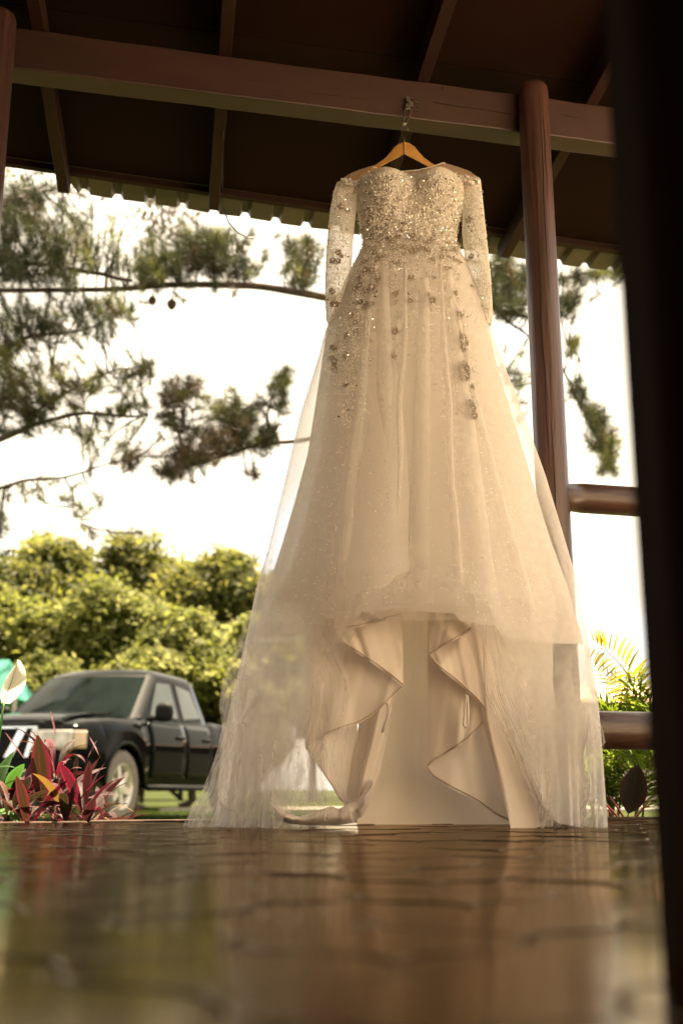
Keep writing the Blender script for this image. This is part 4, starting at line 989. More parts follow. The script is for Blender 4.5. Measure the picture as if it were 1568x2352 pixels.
# bonnet with a raised centre, its shut line, doors, handles, mirror
mb = MB(); mb.grid(np.array([[(x, y, body_top(x) + .05 + .018 * math.cos(y / .62 * 1.57) - .05 * max(0, (x - .55) / .35) ** 2) for y in np.linspace(-.60, .60, 15)] for x in np.linspace(-.26, .84, 16)])); tb(mb, 'bonnet', m_car, smooth=True, solid=.02)
def door_y(x, z):
    zb, zt, hw = arch_z(x), body_top(x), half_w(x); f = min(1, max(0, (z - zb) / (zt - zb)))
    return hw + np.interp(f, [0, .12, .45, .62, .75, .9, .97, 1.0], [-.03, 0, .012, .018, .004, -.03, -.06, -.10])
for s in (-1, 1):
    for nm, x0, x1 in (('front_door', -.58, -1.56), ('rear_door', -1.58, -2.36)):
        G = np.array([[(x, s * (door_y(x, z) + .007), z) for x in np.linspace(x0, x1, 10)] for z in np.linspace(.47, 1.09, 12)]); mb = MB(); mb.grid(G); d_ = tb(mb, nm, m_car, smooth=True, solid=.008)
        mb = MB(); xh = x1 + .17; mb.tube([(xh - .09, s * (door_y(xh, .93) + .012), .93), (xh - .07, s * (door_y(xh, .93) + .04), .935), (xh + .07, s * (door_y(xh, .93) + .04), .935), (xh + .09, s * (door_y(xh, .93) + .012), .93)], .016, 8); mb.build('handle', m_blk, d_, smooth=True)
    mb = MB(); rows = []
    for f, rx, rz in ((0, .06, .07), (.2, .10, .105), (.6, .105, .11), (.9, .08, .09), (1, .03, .04)):
        a = np.arange(16) * 2 * np.pi / 16; rows.append(np.stack([-.74 + .12 * f + 0 * a, s * (1.03 + rx * np.sign(np.cos(a)) * np.abs(np.cos(a)) ** .7), 1.19 + rz * np.sign(np.sin(a)) * np.abs(np.sin(a)) ** .7], -1))
    mb.grid(np.stack(rows), closed_u=True); mb.F += [list(range(16)), [64 + i for i in range(16)]]; mr_ = tb(mb, 'wing_mirror', m_blk, autosmooth=50)
    mb = MB(); mb.tube([(-.72, s * .84, 1.12), (-.70, s * .96, 1.13)], .03, 8); mb.build('mirror_arm', m_blk, mr_)
    mb = MB(); mb.tube([(-.55, s * .93, .36), (-2.6, s * .93, .36)], .035, 10); tb(mb, 'side_step', m_blk, smooth=True)
    # headlights wrap round the corner; the outer end is the orange indicator
    def hl(yn, z, off): x = .93 - .06 * yn ** 2 - .30 * max(0, yn - .55) ** 1.6; return (x + off, s * (.36 + .52 * yn), z)
    mb = MB(); mb.grid(np.array([[hl(yn, z0 + (z1 - z0) * v, .012) for yn in np.linspace(0, .785, 12)] for v, (z0, z1) in [(v, (.735, .925)) for v in np.linspace(0, 1, 6)]])); h_ = tb(mb, 'headlight', m_lens, smooth=True, solid=.03)
    mb = MB(); mb.lathe([(.085, .02), (.07, .0), (0, -.02)], (.935, s * .52, .81), (1, 0, 0), 18); mb.build('reflector', m_chrome, h_, smooth=True)
    mb = MB(); mb.grid(np.array([[hl(yn, .745 + .175 * v, .014) for yn in np.linspace(.80, 1.0, 8)] for v in np.linspace(0, 1, 6)])); tb(mb, 'indicator', m_orange, smooth=True, solid=.03)
    mb = MB(); mb.box((-4.33, s * .80, .98), (.04, .14, .3)); tb(mb, 'tail_light', simple('red_lens', (.35, .02, .02), rough=.15, coat=1), bevel=.01)
# grille: dark mesh, chrome frame and two slanting chrome struts
mb = MB(); mb.box((.925, 0, .80), (.03, .74, .28)); gr = tb(mb, 'grille', m_blk)
for k in range(6): mb = MB(); mb.box((.944, 0, .69 + k * .045), (.006, .72, .008)); mb.build('grille_bar', m_blk, gr)
for s in (-1, 1):
    def slant(y0, y1, w): return np.array([(.955, s * y0, .945), (.955, s * (y0 + w), .945), (.955, s * (y1 + w), .655), (.955, s * y1, .655)])
    for (y0, y1, w) in ((.20, .04, .10), (.355, .27, .055)):
        a = slant(y0, y1, w); a = a if s > 0 else a[::-1]; mb = MB(); mb.prism(a, a - np.array([.03, 0, 0])); mb.build('chrome_strut', m_chrome, gr, bevel=.006)
mb = MB(); mb.box((.952, 0, .952), (.03, .82, .022)); mb.build('chrome_top', m_chrome, gr, bevel=.006)
rows = []
for yv in np.linspace(-.90, .90, 25):
    xb = 1.0 - .16 * (abs(yv) / .9) ** 3; rows.append(np.array([(xb - .05, yv, .64), (xb, yv, .63), (xb + .015, yv, .55), (xb + .005, yv, .44), (xb - .05, yv, .38), (xb - .2, yv, .40), (xb - .2, yv, .62)]))
mb = MB(); mb.grid(np.stack(rows), closed_u=True); mb.F += [list(range(7)), [24 * 7 + i for i in range(7)]]; tb(mb, 'bumper', m_car, autosmooth=40)
mb = MB(); mb.box((-4.40, 0, .52), (.16, 1.7, .16)); tb(mb, 'rear_bumper', m_chrome, bevel=.03)
mb = MB(); mb.tube([(-2.5, -.62, 1.16), (-2.52, -.62, 1.2), (-2.52, .62, 1.2), (-2.5, .62, 1.16)], .02, 8); tb(mb, 'bed_rail', m_blk, smooth=True)
TH = math.atan2(-.961, -.276)
wp = atY(262, 1812, 12.4); c, s_ = math.cos(TH), math.sin(TH)
truck.location = (wp[0] - (-.80 * s_), 12.4 - (.80 * c), GZ); truck.rotation_euler = (0, 0, TH)
# ================================================================== PLANTS BESIDE THE FLOOR
m_soil = simple('dark_planting_soil', (.035, .022, .014), (.02, .013, .009), rough=.95, scale=12, bmp=.02)
mb = MB(); G = np.array([[bp(u, w, -.20 + .02 * float(smoothnoise(u * 4 + w * 3, 3)) + .01 * float(smoothnoise(u * 11 - w * 7, 4))) for u in np.linspace(-3.0, 3.2, 60)] for w in np.linspace(FLOOR_W + .02, FLOOR_W + 1.0, 14)]); mb.grid(G); o = mb.build('planting_bed', m_soil, smooth=True); o['kind'] = 'structure'
def two_tone(name, mid, edge, trans=.35, vein=True, pos=(.45, .9), tmul=1.5):
    """leaf with a darker middle and a coloured margin, set by the place across the blade"""
    m, t, o = new_mat(name); p = pbsdf(t, .48, 0, 0, .25); tc = N(t, 'ShaderNodeTexCoord'); sx = N(t, 'ShaderNodeSeparateXYZ'); t.links.new(tc.outputs['UV'], sx.inputs[0])
    nz = N(t, 'ShaderNodeTexNoise'); nz.inputs['Scale'].default_value = 5; mp = N(t, 'ShaderNodeMapping'); mp.inputs['Scale'].default_value = (1.5, 5, 1); t.links.new(tc.outputs['UV'], mp.inputs[0]); t.links.new(mp.outputs[0], nz.inputs['Vector'])
    ad = N(t, 'ShaderNodeMath', operation='MULTIPLY_ADD'); ad.inputs[1].default_value = .5; t.links.new(nz.outputs['Fac'], ad.inputs[0]); sb = N(t, 'ShaderNodeMath', operation='SUBTRACT'); sb.inputs[1].default_value = .25; t.links.new(sx.outputs[0], ad.inputs[2]); t.links.new(ad.outputs[0], sb.inputs[0])
    rp = N(t, 'ShaderNodeValToRGB'); e = rp.color_ramp.elements; e[0].position = pos[0]; e[1].position = pos[1]; e[0].color = (*mid, 1); e[1].color = (*edge, 1)
    if vein: q = rp.color_ramp.elements.new(.02); q.color = tuple(.45 * a + .55 * b for a, b in zip(mid, edge)) + (1,); q2 = rp.color_ramp.elements.new(.07); q2.color = (*mid, 1)
    t.links.new(sb.outputs[0], rp.inputs[0]) if not vein else t.links.new(sx.outputs[0], rp.inputs[0])
    oi = N(t, 'ShaderNodeObjectInfo'); hs = N(t, 'ShaderNodeHueSaturation'); mr = N(t, 'ShaderNodeMapRange'); mr.inputs['To Min'].default_value = .65; mr.inputs['To Max'].default_value = 1.35
    t.links.new(oi.outputs['Random'], mr.inputs[0]); t.links.new(mr.outputs[0], hs.inputs['Value']); t.links.new(rp.outputs[0], hs.inputs['Color']); t.links.new(hs.outputs[0], p.inputs['Base Color'])
    wv = N(t, 'ShaderNodeTexWave'); wv.inputs['Scale'].default_value = 6; wv.bands_direction = 'X'; t.links.new(tc.outputs['UV'], wv.inputs['Vector']); bump(t, wv.outputs['Fac'], p, .0006, .5)
    tr = N(t, 'ShaderNodeBsdfTranslucent'); t.links.new(hs.outputs[0], tr.inputs[0]); mx = N(t, 'ShaderNodeMixShader'); mx.inputs[0].default_value = trans
    t.links.new(p.outputs[0], mx.inputs[1]); t.links.new(tr.outputs[0], mx.inputs[2]); t.links.new(mx.outputs[0], o.inputs[0]); return m
m_cord = [two_tone('olive_and_pink_leaf', (.045, .028, .010), (.17, .016, .030), .3), two_tone('dark_red_leaf', (.032, .011, .010), (.09, .014, .020), .25),
          two_tone('crimson_leaf', (.070, .008, .015), (.17, .011, .027), .3), two_tone('brown_green_leaf', (.030, .025, .010), (.07, .028, .02), .25), two_tone('yellowed_leaf', (.24, .16, .03), (.34, .11, .03), .3)]
m_green = two_tone('plain_green_leaf', (.05, .13, .02), (.07, .19, .03))
def leaf_mesh(name, L, Wd, droop, m, fold=.25, twist=0.0, shape=1.0, ns=12, stem=.10, wav=0.0):
    """blade along +Y from its stalk, drooping by droop radians over its length; UV.x = distance from the midrib"""
    V, F, UV = [], [], []; y = z = 0.0; ang = 0.0
    for k in range(ns + 1):
        f = k / ns; w = Wd * (math.sin(math.pi * min(1, max(0, (f - stem) / (1 - stem))) ** shape) ** .8 if f > stem else 0) + Wd * .045 * (1 - f); a = twist * f
        for g in (-1, -.5, 0, .5, 1):
            zz = abs(g) * w * fold + wav * Wd * math.sin(f * 14 + g * 2) * abs(g); V.append((g * w * math.cos(a) - zz * math.sin(a), y - zz * math.sin(ang) * 0, z + zz * math.cos(a) + g * w * math.sin(a))); UV.append((abs(g), f))
        ang = -droop * (f ** 1.4); y += L / ns * math.cos(ang); z += L / ns * math.sin(ang)
    for k in range(ns):
        for g in range(4): F.append([k * 5 + g, k * 5 + g + 1, (k + 1) * 5 + g + 1, (k + 1) * 5 + g])
    me = np_mesh(name, V, F, [m], None, True); uv = me.uv_layers.new(name='UVMap'); idx = np.zeros(len(me.loops), np.int32); me.loops.foreach_get('vertex_index', idx)
    uv.data.foreach_set('uv', np.array(UV, np.float32)[idx].ravel()); return me
def put_leaf(me, parent, base, az, el, roll=0.0, s=1.0, name='leaf'):
    """blade starting at base (world), pointing az from +X, rising el"""
    o = bpy.data.objects.new(name, me); COL.objects.link(o); d = Vector((math.cos(az) * math.cos(el), math.sin(az) * math.cos(el), math.sin(el)))
    q = d.to_track_quat('Y', 'Z'); M = q.to_matrix().to_4x4() @ Matrix.Rotation(roll, 4, 'Y')
    o.matrix_world = Matrix.Translation(Vector([float(v) for v in base])) @ M @ Matrix.Diagonal((s, s, s, 1)); o.parent = parent
    o.matrix_parent_inverse = Matrix.Translation(-parent.location) if parent.type == 'EMPTY' else Matrix.Identity(4)
    return o
cord_me = [[leaf_mesh('cordyline_leaf', .21, .024 * wd, dr, m, .22, tw, 1.15) for (wd, dr, tw) in ((.7, .5, .2), (.48, 1.5, -.3), (.42, 2.1, .4), (.8, .9, .1), (.4, .6, .3), (.55, 1.1, -.2))] for m in m_cord]
m_stem = simple('brown_stem', (.09, .05, .025), (.06, .03, .018), rough=.7, scale=30)
def cordyline(x, w, h, n, mixw, label, seed, s=1.0):
    r = random.Random(seed); p = np.array([0, 0, 0.0]); d = ray(x, 1870); o_ = B0 + BV * (FLOOR_W + w); t = np.dot(o_, BV) / np.dot(d, BV); p = np.array([d[0] * t, d[1] * t, -.19]); h += .09; n += 12
    e = empty('cordyline_plant', p); tag(e, label, 'plant', 'cordyline plants in the bed by the floor'); top = p + np.array([r.uniform(-.02, .02), r.uniform(-.02, .02), h])
    mb = MB(); mb.tube([p, (p + top) / 2 + np.array([.01, 0, 0]), top], [.010, .008, .006], 7); mb.build('stem', m_stem, e, smooth=True)
    for k in range(n):
        f = k / n; az = k * 2.4 + r.uniform(-.4, .4); el = .15 + 1.15 * f + r.uniform(-.25, .25); b = top - np.array([0, 0, (1 - f) * h * .55])
        put_leaf(r.choice(cord_me[r.choices(range(5), mixw)[0]]), e, b, az, el, r.uniform(-.5, .5), s * r.uniform(.75, 1.2))
    return e
MX1, MX2, MX3 = (4, 4, 2, 4, .4), (2, 4, 4, 2, .2), (2, 4, 1, 5, .8)
for k, (x, w, h, n, mx, lab) in enumerate([
        (20, .30, .13, 11, MX3, 'dark cordyline at the left edge beside the peace lily'), (85, .16, .08, 8, MX1, 'cordyline with a tall olive and pink blade in front of the grille'), (140, .38, .23, 14, MX2, 'crimson cordyline standing highest below the headlight'),
        (190, .15, .13, 12, MX2, 'low pink edged cordyline in the middle of the bed'), (232, .40, .06, 4, MX1, 'olive and pink cordyline in front of the truck wheel'), (250, .14, -.04, 2, MX3, 'brown drooping cordyline at the right end of the left bed'),
        (55, .45, .14, 9, MX1, 'red cordyline at the back of the bed under the chrome struts'), (150, .14, .10, 11, MX3, 'small brown green cordyline near the floor edge'), (115, .60, .24, 11, MX2, 'pink cordyline farthest back below the bumper'), (205, .58, .10, 6, MX3, 'dark red cordyline behind the others before the front wheel')]):
    cordyline(x, w, h, n, mx, lab, 30 + k, .95)
# leaves that stand out
def hero(plant, me, a_, b_, Y0, Y1, roll=0, L=.21):
    A, B = atY(*a_, Y0), atY(*b_, Y1); d = B - A; s = np.linalg.norm(d) / L; put_leaf(me, plant, A, math.atan2(d[1], d[0]), math.asin(d[2] / np.linalg.norm(d)), roll, s)
plants = [o for o in COL.objects if o.name.startswith('cordyline_plant')]
st = lambda m, wd, dr=.05, fold=.18: leaf_mesh('cordyline_leaf', .21, wd, dr, m, fold, 0, 1.0)
hero(plants[1], st(m_cord[0], .029), (97, 1872), (88, 1686), 3.58, 3.54, .15)
hero(plants[3], st(m_cord[0], .026), (184, 1820), (231, 1734), 3.58, 3.6, -.3)
hero(plants[3], st(m_cord[2], .020), (178, 1818), (226, 1742), 3.60, 3.62, .5)
hero(plants[3], st(m_cord[2], .022), (140, 1830), (142, 1745), 3.7, 3.72, .4)
hero(plants[7], leaf_mesh('cordyline_leaf', .21, .016, 1.9, m_cord[3], .2, .2), (122, 1872), (235, 1800), 3.5, 3.5, .2, .23)
hero(plants[5], leaf_mesh('cordyline_leaf', .21, .014, .9, m_cord[4], .2, .3), (196, 1876), (262, 1868), 3.5, 3.47, .3)
hero(plants[5], leaf_mesh('cordyline_leaf', .21, .011, .9, m_cord[4], .2, .3), (210, 1880), (255, 1893), 3.5, 3.45, .3)
hero(plants[4], st(m_cord[3], .026, .2), (172, 1790), (176, 1733), 3.8, 3.8, 1.2)
hero(plants[6], leaf_mesh('cordyline_leaf', .21, .020, 1.6, m_cord[2], .2, .2), (100, 1720), (150, 1705), 3.75, 3.75, 0)
for (a_, b_) in (((60, 1750), (12, 1680)), ((130, 1700), (116, 1632)), ((230, 1740), (205, 1690)), ((250, 1800), (312, 1770)), ((200, 1745), (222, 1700))): hero(plants[2], st(m_cord[2], .006), a_, b_, 3.8, 3.85)
hero(plants[5], leaf_mesh('cordyline_leaf', .21, .012, .8, m_cord[4], .2, .3), (255, 1850), (315, 1852), 3.6, 3.6, .3)
# peace lily: white spathe, green blades
pl = empty('peace_lily', atZ(6, 1890, -.19) * 0 + np.array([-1.17, 3.62, -.19])); tag(pl, 'peace lily with one white bloom and broad green leaves at the left edge', 'plant')
m_spathe = cloth('white_spathe', (.80, .77, .66), (.70, .69, .55), trans=.45, rough=.4, scale=9)
A, B = atY(9, 1616, 3.62), atY(41, 1516, 3.60); rows = []
for f in np.linspace(0, 1, 20):
    c = A + (B - A) * f + np.array([.012 * math.sin(f * 3), -.015 * math.sin(math.pi * f), 0]); w = .040 * math.sin(math.pi * min(1, f * .96 + .06)) ** .75 * (1 - .25 * f); rows.append([c + np.array([g * w, .020 * g * g - .012 * (1 - g * g), .25 * g * w * 0]) for g in np.linspace(-1, 1, 11)])
mb = MB(); mb.grid(np.array(rows)); sp_ = mb.build('spathe', m_spathe, pl, smooth=True)
mb = MB(); mb.tube([rows[0][5], rows[9][5] + np.array([0, -.003, 0]), rows[17][5]], [.0014, .001, .0006], 5); mb.build('midrib', m_green, sp_, smooth=True)
mb = MB(); mb.tube([np.array([-1.17, 3.62, -.19]), atY(-6, 1720, 3.62), A], [.006, .005, .0035], 7); mb.build('flower_stalk', m_green, pl, smooth=True)
for (a_, b_, Y0, Y1, wd, dr, rl) in (((-30, 1855), (116, 1895), 3.52, 3.44, .030, .5, .3), ((-20, 1860), (20, 1720), 3.6, 3.62, .045, .3, .3), ((10, 1830), (50, 1745), 3.62, 3.6, .036, .5, -.4), ((-40, 1780), (30, 1742), 3.55, 3.52, .03, .7, .2), ((-40, 1840), (0, 1800), 3.5, 3.48, .03, .8, .2)):
    hero(pl, leaf_mesh('broad_leaf', .21, wd, dr, m_green, .22, .1, .9), a_, b_, Y0, Y1, rl)

# right of the dress: palm, fine fronds, dark leaved plant
m_palmY = leaf_mat('yellow_palm_leaflet', (.26, .21, .012), (.19, .18, .012), trans=.55, rand=.2, tcol=(.40, .31, .012)); m_palmG = leaf_mat('green_palm_leaflet', (.08, .14, .018), (.05, .10, .014), trans=.5, rand=.3, tcol=(.22, .30, .02))
def leaflet(m, L, w): return np_mesh('leaflet', [(0, 0, 0), (w, L * .3, .004), (w * .8, L * .6, 0), (0, L, -.012), (-w * .8, L * .6, 0), (-w, L * .3, .004), (0, L * .3, -.003), (0, L * .6, -.006)], [[0, 1, 6], [0, 6, 5], [1, 2, 7, 6], [6, 7, 4, 5], [2, 3, 7], [7, 3, 4]], [m], None, True)
lfY, lfG = leaflet(m_palmY, .1, .0095), leaflet(m_palmG, .1, .0052)
def frond(root, pts, lf, Ls, n, m, up=(0, -.3, 1), lean=.9, jitter=.15):
    P = np.array(pts, float); s = np.linspace(0, 1, len(P)); t = np.linspace(0, 1, 24); Q = np.stack([np.interp(t, s, P[:, k]) for k in range(3)], -1)
    for _ in range(3): Q[1:-1] = (Q[:-2] + 2 * Q[1:-1] + Q[2:]) / 4
    mb = MB(); mb.tube(Q, np.linspace(.0045, .0012, 24), 6); fr = mb.build('frond', m, root, smooth=True)
    for k in range(n):
        f = .18 + .82 * (k + .5) / n; i = min(22, int(f * 23)); b = Q[i] + (Q[i + 1] - Q[i]) * (f * 23 - i if f * 23 - i < 1 else 1); tan = Q[i + 1] - Q[i]; tan /= np.linalg.norm(tan)
        side = np.cross(tan, np.array(up, float)); side /= np.linalg.norm(side)
        for sg in (-1, 1):
            d = tan * lean + side * sg + np.array([random.gauss(0, jitter), random.gauss(0, jitter), random.gauss(0, jitter) - .05]); d /= np.linalg.norm(d)
            put_leaf(lf, fr, b, math.atan2(d[1], d[0]), math.asin(d[2]), random.uniform(-.6, .6), Ls / .1 * (.55 + .45 * math.sin(math.pi * min(1, f * .9 + .1))), 'leaflet')
palm = empty('areca_palm', (1.08, 4.1, -.22)); tag(palm, 'feathery palm with one yellow frond against the sky behind the rails', 'palm')
PY = 4.0
def pp(*L): return [atY(x, y, PY + dy) for x, y, dy in L]
frond(palm, pp((1478, 1700, .1), (1462, 1600, .06), (1440, 1545, 0), (1400, 1500, -.05), (1358, 1478, -.1)), lfY, .115, 15, m_palmY, up=(0, -1, .15), lean=.55, jitter=.05)
for k in range(24):
    x0, y0 = random.uniform(1410, 1500), random.uniform(1640, 1780); x1, y1 = x0 + random.uniform(-85, 60), y0 - random.uniform(60, 150)
    frond(palm, pp((x0, y0, .1), ((x0 * 1.6 + x1) / 2.6, (y0 + y1 * 1.3) / 2.3, .05), (x1, y1 + random.uniform(0, 40), random.uniform(-.1, .1))), lfG, random.uniform(.06, .10), 9, m_palmG, up=(random.uniform(-.5, .5), -1, .4))
for k in range(16):
    x0, y0 = random.uniform(1340, 1490), 1890; x1, y1 = x0 + random.uniform(-40, 40), random.uniform(1725, 1790)
    frond(palm, [atY(x0, y0, 4.0), atY((x0 + x1) / 2, (y0 + y1) / 2 - 15, 4.0), atY(x1, y1, 3.95)], lfG, random.uniform(.07, .10), 9, m_palmG, up=(random.uniform(-.5, .5), -1, .4))
dk = empty('dark_leaf_plant', (1.0, 3.75, -.2)); tag(dk, 'low plant with dark maroon leaves on red stalks below the bottom rail', 'plant')
m_darkleaf = two_tone('dark_maroon_leaf', (.018, .014, .008), (.045, .018, .012), trans=.25); m_red = simple('red_stalk', (.22, .03, .035), rough=.45)
for (a_, m_, b_, wd, rl) in (((1440, 1890), (1440, 1880), (1468, 1752), .050, -1.2), ((1440, 1890), (1400, 1830), (1345, 1800), .022, .5), ((1430, 1890), (1385, 1842), (1335, 1824), .020, -.3), ((1420, 1895), (1395, 1860), (1350, 1838), .018, .2), ((1450, 1890), (1490, 1840), (1540, 1800), .04, .2)):
    A, Mm, B = atY(*a_, 3.75), atY(*m_, 3.7), atY(*b_, 3.66); mb = MB(); mb.tube([A, (A + Mm) / 2, Mm], [.004, .0035, .003], 6); mb.build('stalk', m_red, dk, smooth=True)
    d = B - Mm; put_leaf(leaf_mesh('dark_leaf', .21, wd, .35, m_darkleaf, .15, .1, .85), dk, Mm, math.atan2(d[1], d[0]), math.asin(d[2] / np.linalg.norm(d)), rl, np.linalg.norm(d) / .21)

# ================================================================== FAR THINGS
# sunlit lawn blades, a pale path, the teal canopy, the house on the right
m_grass = leaf_mat('grass_blade', (.07, .105, .015), (.045, .08, .011), trans=.4, rand=0)
n = 26000; gx, gy = rng.uniform(-5.5, 2.5, n), rng.uniform(10, 24, n); h_ = rng.uniform(.025, .06, n); a_ = rng.uniform(0, 6.28, n); w_ = .006
V = np.stack([np.stack([gx - w_ * np.cos(a_), gy - w_ * np.sin(a_), np.full(n, GZ - .02)], -1), np.stack([gx + w_ * np.cos(a_), gy + w_ * np.sin(a_), np.full(n, GZ - .02)], -1), np.stack([gx + rng.normal(0, .015, n), gy + rng.normal(0, .015, n), GZ - .02 + h_], -1)], 1).reshape(-1, 3)
o = obj('grass', np_mesh('grass', V, np.arange(3 * n).reshape(-1, 3), [m_grass])); o['kind'] = 'stuff'
m_path = simple('pale_concrete_path', (.34, .29, .23), (.27, .23, .18), rough=.85, scale=2)
mb = MB(); A = np.array([(-3.0, 19.4, GZ - .1), (9, 20.5, GZ - .1), (9, 23.0, GZ - .1), (-3.0, 21.0, GZ - .1)]); mb.prism(A, A + np.array([0, 0, .13])); o = mb.build('path', m_path); o['kind'] = 'structure'
cn = empty('canopy_tent', (-6.2, 17.5, GZ)); tag(cn, 'teal canopy roof just showing behind the truck at the left edge', 'canopy'); m_teal = cloth('teal_canvas', (.10, .40, .30), trans=.35, rough=.6)
c0 = atY(-20, 1516, 17.5); e0 = atY(66, 1590, 17.5); cx = c0[0]; hwid = e0[0] - cx; zt, ze = c0[2], e0[2] - .15
mb = MB(); mb.add([(cx - hwid * .55, 17.5, zt), (cx + hwid * .45, 17.5, zt), (cx + hwid, 16.8, ze), (cx - hwid, 16.8, ze), (cx + hwid, 18.2, ze), (cx - hwid, 18.2, ze)], [[0, 1, 2, 3], [1, 4, 2], [0, 5, 4, 1], [0, 3, 5]]); mb.build('canopy_roof', m_teal, cn, solid=.01)
for sx in (-1, 1):
    for y in (16.85, 18.15): mb = MB(); mb.tube([(cx + sx * hwid * .97, y, GZ), (cx + sx * hwid * .97, y, ze)], .03, 8); mb.build('pole', m_steel, cn)
hs = empty('far_house', (13, 33, GZ)); tag(hs, 'house with darkened boarded walls and a low terracotta roof beyond the rails on the right', 'house')
m_roof = simple('sunlit_terracotta_roof', (.62, .42, .30), (.52, .34, .24), rough=.75, scale=3, stretch=(6, 1, 1)); m_hw = simple('darkened_boarded_wall', (.10, .06, .04), rough=.8, scale=3)  # house wall darkened so the truck's side mirrors something dark
rz0, rz1 = atY(1370, 1612, 32)[2], atY(1370, 1576, 35)[2]; X0, X1 = atY(1060, 1600, 33)[0], atY(2300, 1600, 33)[0]
mb = MB(); mb.box(((X0 + X1) / 2, 35.2, (GZ + rz0) / 2), (X1 - X0 - 1.2, 5, rz0 - GZ)); mb.build('wall', m_hw, hs)
mb = MB(); A = np.array([(X0, 32, rz0), (X1, 32, rz0), (X1 - .8, 35.2, rz1), (X0 + .8, 35.2, rz1)]); mb.prism(A - np.array([0, 0, .14]), A); A2 = np.array([(X1, 38.4, rz0), (X0, 38.4, rz0), (X0 + .8, 35.203, rz1), (X1 - .8, 35.203, rz1)]); mb2 = MB(); mb2.prism(A2 - np.array([0, 0, .14]), A2); mb.build('roof', m_roof, hs); mb2.build('roof', m_roof, hs)
mb = MB(); mb.box(((X0 + X1) / 2, 31.95, rz0 - .10), (X1 - X0 - .1, .08, .20)); mb.build('fascia', m_dark, hs)
for k in range(7):
    mb = MB(); mb.box((X0 + 1.6 + k * 1.9, 32.66, rz0 - 1.0), (1.0, .06, .9)); wf = mb.build('window', m_dark, hs); mb = MB(); mb.box((X0 + 1.6 + k * 1.9, 32.64, rz0 - 1.0), (.86, .04, .76)); mb.build('pane', m_glass, wf)

mb = MB(); mb.box((13.5, 30, GZ + .35), (24, .25, .9)); o = mb.build('garden_wall', simple('pale_low_wall', (.62, .54, .42), rough=.8, scale=3)); tag(o, 'pale low garden wall in front of the far house', 'wall')
# ---- broadleaf trees
m_bark = simple('grey_brown_bark', (.10, .075, .05), (.06, .045, .03), rough=.9, scale=8, stretch=(4, 4, .6), bmp=.02)
def crown_leaves(clumps, per, size, mats, name, parent):
    """clumps: (centre, radius, weight); leaves thin out from the middle of each clump"""
    C = np.array([c for c, _, _ in clumps]); Rd = np.array([r for _, r, _ in clumps]); mid = C.mean(0); V, mi = [], []
    for c, rd, wt in clumps:
        k = max(6, int(per * wt)); d = rng.normal(0, 1, (k, 3)) * np.array([.5, .5, .36]); p = c + d * rd; out_ = (c - mid) / (np.linalg.norm(c - mid) + 1e-6)
        nrm = out_ * .5 + rng.normal(0, .55, (k, 3)) + np.array([0, 0, .55]); nrm /= np.linalg.norm(nrm, axis=1, keepdims=True)
        t = rng.normal(0, 1, (k, 3)); t -= nrm * (t * nrm).sum(1, keepdims=True); t /= np.linalg.norm(t, axis=1, keepdims=True); b = np.cross(nrm, t); s = size * rng.uniform(.6, 1.35, k)[:, None]
        V.append(np.stack([p - t * s, p + b * s * .45 + nrm * s * .1, p + t * s - nrm * s * .15, p - b * s * .45 + nrm * s * .1], 1)); w = rng.dirichlet(np.ones(len(mats)) * .6); mi.append(rng.choice(len(mats), k, p=w))
    V = np.concatenate(V).reshape(-1, 3); n = len(V) // 4; return obj(name, np_mesh(name, V, np.arange(4 * n).reshape(-1, 4), mats, np.concatenate(mi)), parent)
def tree(name, label, cat, group, base, top_z, rad, n_cl, size, mats, leaves, seed, low=.35, trunk_r=.16, cs=(.14, .30), lobes=6):
    """crown of uneven lobes, each made of many small leaf clumps with gaps between them"""
    r = np.random.default_rng(seed); e = empty(name, base); tag(e, label, cat, group); base = np.array(base, float); H = top_z - base[2]; cc = base + np.array([0, 0, H * (low + (1 - low) * .5)]); rz = H * (1 - low) * .5
    lob = [(cc + np.array([r.normal(0, .42) * rad, r.normal(0, .42) * rad, r.uniform(-.55, .45) * rz]), r.uniform(.40, .62)) for _ in range(lobes)] + [(cc + np.array([0, 0, rz * .42]), .55)]
    cl = []
    for k in range(n_cl):
        c0, f = lob[k % len(lob)]; d = r.normal(0, 1, 3); d[2] = abs(d[2]) * .9 - .25; d /= np.linalg.norm(d); q = r.uniform(.62, 1.0); c = c0 + d * np.array([rad, rad, rz]) * f * q * .85
        s = rad * r.uniform(*cs); cl.append((c, s, (s / rad) ** 1.6))
    tw = sum(q[2] for q in cl); mb = MB(); mb.tube([base, base + np.array([.03 * H * r.normal(), .02 * H, H * low * .7]), cc], [trunk_r, trunk_r * .8, trunk_r * .35], 9); tk = mb.build('trunk', m_bark, e, smooth=True)
    for c0, f in lob:
        a = base + np.array([0, 0, H * r.uniform(low * .5, low + .15)]); mb = MB(); mb.tube([a, (a + c0) / 2 + np.array([0, 0, -.04 * H]), c0], [trunk_r * .45, trunk_r * .3, trunk_r * .1], 6); mb.build('limb', m_bark, tk, smooth=True)
    crown_leaves(cl, leaves / tw, size, mats, 'crown', e); return e
mF = [leaf_mat('far_leaf', (.095, .105, .03), (.07, .085, .024), trans=.5, rand=0, tcol=(.21, .22, .05)), leaf_mat('far_leaf_light', (.13, .135, .04), (.11, .115, .034), trans=.5, rand=0, tcol=(.28, .27, .07)), leaf_mat('far_leaf_dark', (.06, .07, .02), (.045, .055, .016), trans=.45, rand=0, tcol=(.13, .14, .03))]
